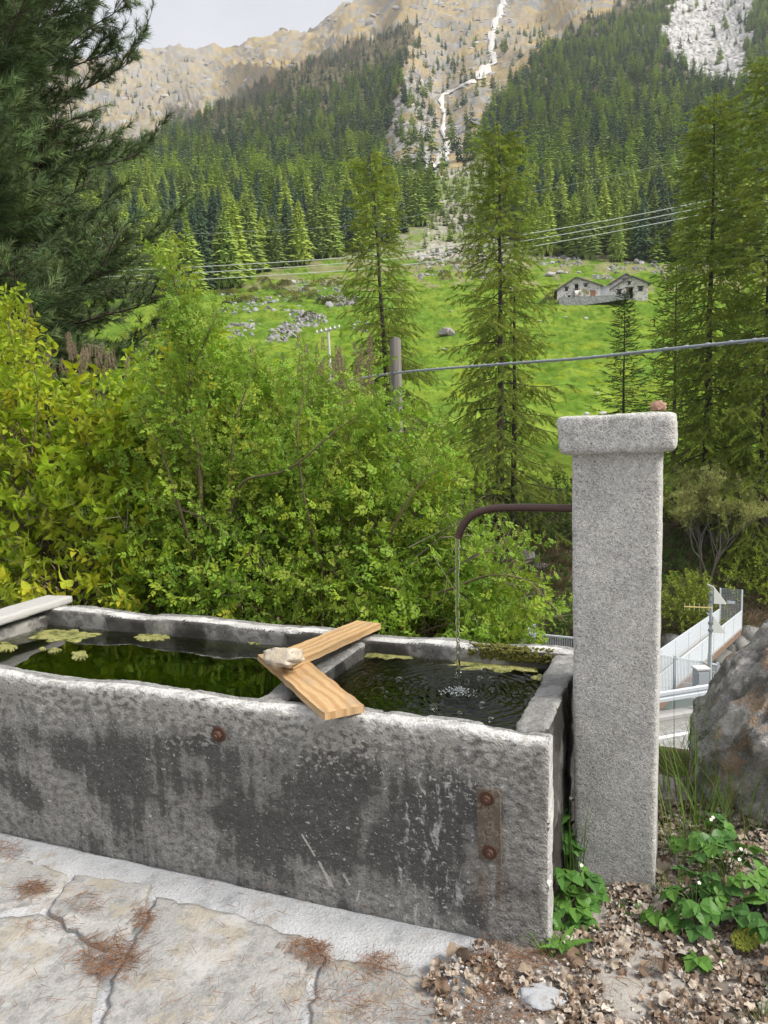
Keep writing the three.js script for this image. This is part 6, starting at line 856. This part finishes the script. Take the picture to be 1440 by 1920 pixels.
// road edge, fences, footbridge
{
  M.zinc = std([0.50, 0.54, 0.58], 0.45, { metalness: 0.25 }); M.paleMetal = std([0.62, 0.66, 0.70], 0.5, { metalness: 0.15 }); M.concrete = std([0.40, 0.385, 0.36], 0.95, { map: M.mortar.map, color: col(0.95, 0.93, 0.9) });
  const railA = at(1150, 1280, 20.2), railB = at(1254, 1295, 20.8), dir = railB.clone().sub(railA).setY(0).normalize(); const R0 = railB.clone().addScaledVector(dir, -26), R1 = railB.clone().addScaledVector(dir, 16);
  const rail = thing('guard_rail', 'galvanised guard rail along the road below, behind the boulder', 'guard rail'); rail.position.copy(R0); const len = R0.distanceTo(R1), ang = Math.atan2(-dir.z, dir.x); rail.rotation.y = ang; rail.position.y = railB.y - 0.30;
  const prof = [[0, 0], [0.05, 0.03], [0.05, 0.11], [0, 0.14], [0, 0.17], [0.05, 0.20], [0.05, 0.28], [0, 0.31]], rp = [], ri = []; prof.forEach(([z, y]) => { for (let i = 0; i <= 1; i++) rp.push(i * len, y, z); }); for (let i = 0; i < 7; i++) ri.push(i * 2, i * 2 + 1, i * 2 + 2, i * 2 + 2, i * 2 + 1, i * 2 + 3); const rg = new THREE.BufferGeometry(); rg.setAttribute('position', new THREE.Float32BufferAttribute(rp, 3)); rg.setIndex(ri); part(rail, 'beam', rg.toNonIndexed(), M.zinc).geometry.computeVertexNormals(); for (let i = 0; i < 21; i++) part(rail, 'post', bx(0.1, 0.75, 0.07, 1 + i * 2, -0.08, -0.05), M.zinc);
  const kerb = structure('road_kerb', bx(len, 0.25, 0.4, len / 2, -0.5, -0.1), M.concrete, 'pale concrete kerb under the guard rail', 'kerb'); kerb.position.copy(rail.position); kerb.rotation.y = ang;
  const ln = structure('edge_line', bx(len, 0.01, 0.14, len / 2, 0, 0), std([0.75, 0.75, 0.74], 0.7), 'white edge line of the road', 'road marking'); ln.position.copy(rail.position).add(V(-dir.z * 0.75, 0, dir.x * 0.75)); ln.position.y = -6.69; ln.rotation.y = ang;
  // barred fence behind the rail
  const fence = (a, b, h, n, label, grid) => { const o = thing('bar_fence', label, 'fence', 'galvanised fences by the road'); o.position.copy(a); const v = b.clone().sub(a), L = v.length(), bars = []; for (let i = 0; i <= n; i++) { const p = v.clone().multiplyScalar(i / n); bars.push(bar(p, p.clone().add(V(0, h, 0)), 0.014)); } part(o, 'bars', join(bars), M.paleMetal); part(o, 'rail', join([bar(V(0, h, 0), v.clone().add(V(0, h, 0)), 0.045), bar(V(0, 0.06, 0), v.clone().add(V(0, 0.06, 0)), 0.03), ...(grid ? [0.2, 0.4, 0.6, 0.8].map((t) => bar(V(0, h * t, 0), v.clone().add(V(0, h * t, 0)), 0.012)) : [])]), M.paleMetal); const m = Math.max(1, Math.round(L / 2)); for (let i = 0; i <= m; i++) { const p = v.clone().multiplyScalar(i / m); part(o, 'post', bar(p.clone().add(V(0, -0.5, 0)), p.clone().add(V(0, h + 0.06, 0)), 0.07), M.zinc); } return o; };
  const fb = at(1254, 1304, 23.3), fa = at(1180, 1294, 22.9), fc = at(1344, 1318, 23.9), up = V(0, 0, 0); fence(fb.clone().lerp(fa, 1.0), fc, 1.22, 60, 'barred metal fence right of the pillar before the footbridge', true);
  const g0 = at(974, 1262, 24.5), g1 = at(1003, 1242, 26.2), g2 = at(1085, 1276, 23.6); fence(g0, g1, 1.32, 16, 'short barred fence panel turning away left of the pillar'); fence(g0, g2, 1.32, 34, 'barred fence seen just above the trough rim left of the pillar');
  const st = single('stone_abutment', metreUV(roughBox(1.3, 1.2, 1.2, 0.12, 0.1, (q) => 0.08 * fbm3(q.x, q.y, q.z, 3), 3), 0.3), M.concrete, 'grey stone block wall seen over the trough rim', 'wall'); st.position.copy(at(915, 1222, 27)); st.rotation.y = 0.3;
  const cb = thing('metal_cabinet', 'grey metal cabinet by the fence at the boulder', 'cabinet'); cb.position.copy(at(1313, 1304, 23)); faceEye(cb, 0.5); part(cb, 'body', bx(0.36, 0.8, 0.3, 0, 0.42, 0), std([0.34, 0.37, 0.40], 0.6)); part(cb, 'lid', bx(0.42, 0.05, 0.36, 0, 0.85, 0), std([0.6, 0.6, 0.58], 0.6)); part(cb, 'door', bx(0.3, 0.66, 0.02, 0, 0.42, 0.16), std([0.36, 0.39, 0.42], 0.6));
  // pole with two small solar panels and an aerial
  const pd = 23.6, pb = at(1329, 1310, pd), pt = at(1325.5, 1104, pd), pole = thing('antenna_pole', 'grey pole with two small solar panels and a yellow aerial', 'pole'); pole.position.copy(pb); const H = pt.y - pb.y; part(pole, 'mast', join([cyl(0.05, 0.05, H, 12).translate(0, H / 2, 0), cyl(0.064, 0.064, H * 0.42, 12).translate(0, H * 0.21, 0)]), std([0.42, 0.47, 0.48], 0.5, { metalness: 0.2 }));
  const kk = pd / FOCAL; for (const [r0, nm] of [[1098, 'upper'], [1153, 'lower']]) { const y = (1310 - r0) * kk, s = new THREE.Shape(); s.moveTo(0, 0); s.lineTo(0.0, -0.48); s.lineTo(0.37, -0.50); const w = part(pole, 'panel_bracket', new THREE.ExtrudeGeometry(s, { depth: 0.012, bevelEnabled: false }), std([0.62, 0.64, 0.60], 0.6)); w.position.set(0.05, y, 0.06); const pn_ = part(pole, 'solar_panel', bx(0.66, 0.028, 0.46, 0, 0, 0), std([0.70, 0.71, 0.69], 0.5), nm + ' solar panel seen from its pale back'); pn_.position.set(0.24, y - 0.23, -0.18); pn_.rotation.z = -0.93; part(pn_, 'cells', bx(0.6, 0.006, 0.40, 0, 0.0175, 0), std([0.02, 0.025, 0.05], 0.2)); part(pole, 'clamp', cyl(0.075, 0.075, 0.07, 12).translate(0, y - 0.2, 0), std([0.2, 0.22, 0.23], 0.6)); part(pole, 'clamp', cyl(0.075, 0.075, 0.05, 12).translate(0, y - 0.42, 0), std([0.2, 0.22, 0.23], 0.6)); }
  const ay = (1310 - 1135) * kk, bm = part(pole, 'aerial', bar(V(0.0, ay, 0.06), V(-0.85, ay + 0.07, 0.10), 0.028), std([0.62, 0.50, 0.20], 0.6)); const el = []; for (let i = 0; i < 6; i++) { const t = 0.12 + i * 0.17; el.push(bar(V(-0.85 * t, ay + 0.07 * t - 0.11, 0.08), V(-0.85 * t, ay + 0.07 * t + 0.11, 0.08), 0.010)); } part(bm, 'aerial_rods', join(el), std([0.62, 0.58, 0.42], 0.5));
  // footbridge
  const RF = at(1389.5, 1177, 40), RN = at(1260, 1292, 28), LF = at(1349, 1173, 40.4), w = LF.clone().sub(RF), along_ = RN.clone().sub(RF), N0 = RF.clone().addScaledVector(along_, 1.32), br = thing('footbridge', 'pale metal footbridge with slatted parapets over the river', 'footbridge'); br.position.copy(RF); const lo = (p) => p.clone().sub(RF), A = V(), B = lo(N0), hgt = 0.84;
  part(br, 'deck', join([bar(w.clone().multiplyScalar(0.5).add(V(0, -0.06, 0)), B.clone().addScaledVector(w, 0.5).add(V(0, -0.06, 0)), 1.05, 0.07)]), std([0.36, 0.33, 0.29], 0.9)); for (const t of [0.06, 0.94]) part(br, 'girder', bar(w.clone().multiplyScalar(t).add(V(0, -0.24, 0)), B.clone().addScaledVector(w, t).add(V(0, -0.24, 0)), 0.16, 0.26), std([0.20, 0.13, 0.09], 0.9), 'rusty steel girder');
  for (const t of [0, 1]) { const o = w.clone().multiplyScalar(t), m = 8; for (let i = 0; i < m; i++) { const p = A.clone().lerp(B, i / m).add(o), q = A.clone().lerp(B, (i + 0.985) / m).add(o), sl = []; for (let k = 0; k < 6; k++) sl.push(bar(p.clone().add(V(0, 0.06 + k * hgt / 6, 0)), q.clone().add(V(0, 0.06 + k * hgt / 6, 0)), 0.02, 0.118)); part(br, 'parapet_panel', join(sl), M.paleMetal); part(br, 'post', bar(p.clone().add(V(0, -0.15, 0)), p.clone().add(V(0, hgt + 0.04, 0)), 0.055), M.paleMetal); } part(br, 'handrail', bar(o.clone().add(V(0, hgt + 0.03, 0)), B.clone().add(o).add(V(0, hgt + 0.03, 0)), 0.06), M.paleMetal); part(br, 'gate_post', bar(o.clone().add(V(0, -0.1, 0)), o.clone().add(V(0, 2.0, 0)), 0.07), M.paleMetal); }
  const gm = []; for (let i = 0; i <= 14; i++) gm.push(bar(w.clone().multiplyScalar(i / 14).add(V(0, 0.1, 0)), w.clone().multiplyScalar(i / 14).add(V(0, 2.0, 0)), 0.010)); for (let i = 0; i <= 24; i++) gm.push(bar(V(0, 0.1 + 1.9 * i / 24, 0), w.clone().add(V(0, 0.1 + 1.9 * i / 24, 0)), 0.010)); const gate = part(br, 'mesh_gate', join(gm), M.zinc); part(gate, 'gate_plate', bar(w.clone().multiplyScalar(0.32).add(V(0, 1.30, 0.03)), w.clone().multiplyScalar(0.68).add(V(0, 1.30, 0.03)), 0.02, 0.16), std([0.62, 0.66, 0.70], 0.5));
  const rk = rng(3); [[1392, 1215, 0.9], [1375, 1225, 0.8], [1410, 1200, 1.1], [1360, 1240, 0.9], [1345, 1255, 0.7], [1262, 1205, 0.8]].forEach(([x, r, s], i) => { const m = single('river_rock', rockG[i % 3], M.greyRock, 'grey rock in the river bed below the footbridge', 'rock', 'rocks below the footbridge'); m.position.copy(ground(x, r)); m.scale.set(s * 1.2, s, s); m.rotation.y = rk() * 6; });
}
scene.fog = new THREE.FogExp2(new THREE.Color(0.80, 0.84, 0.90), 0.00012);
renderer.render(scene, camera);
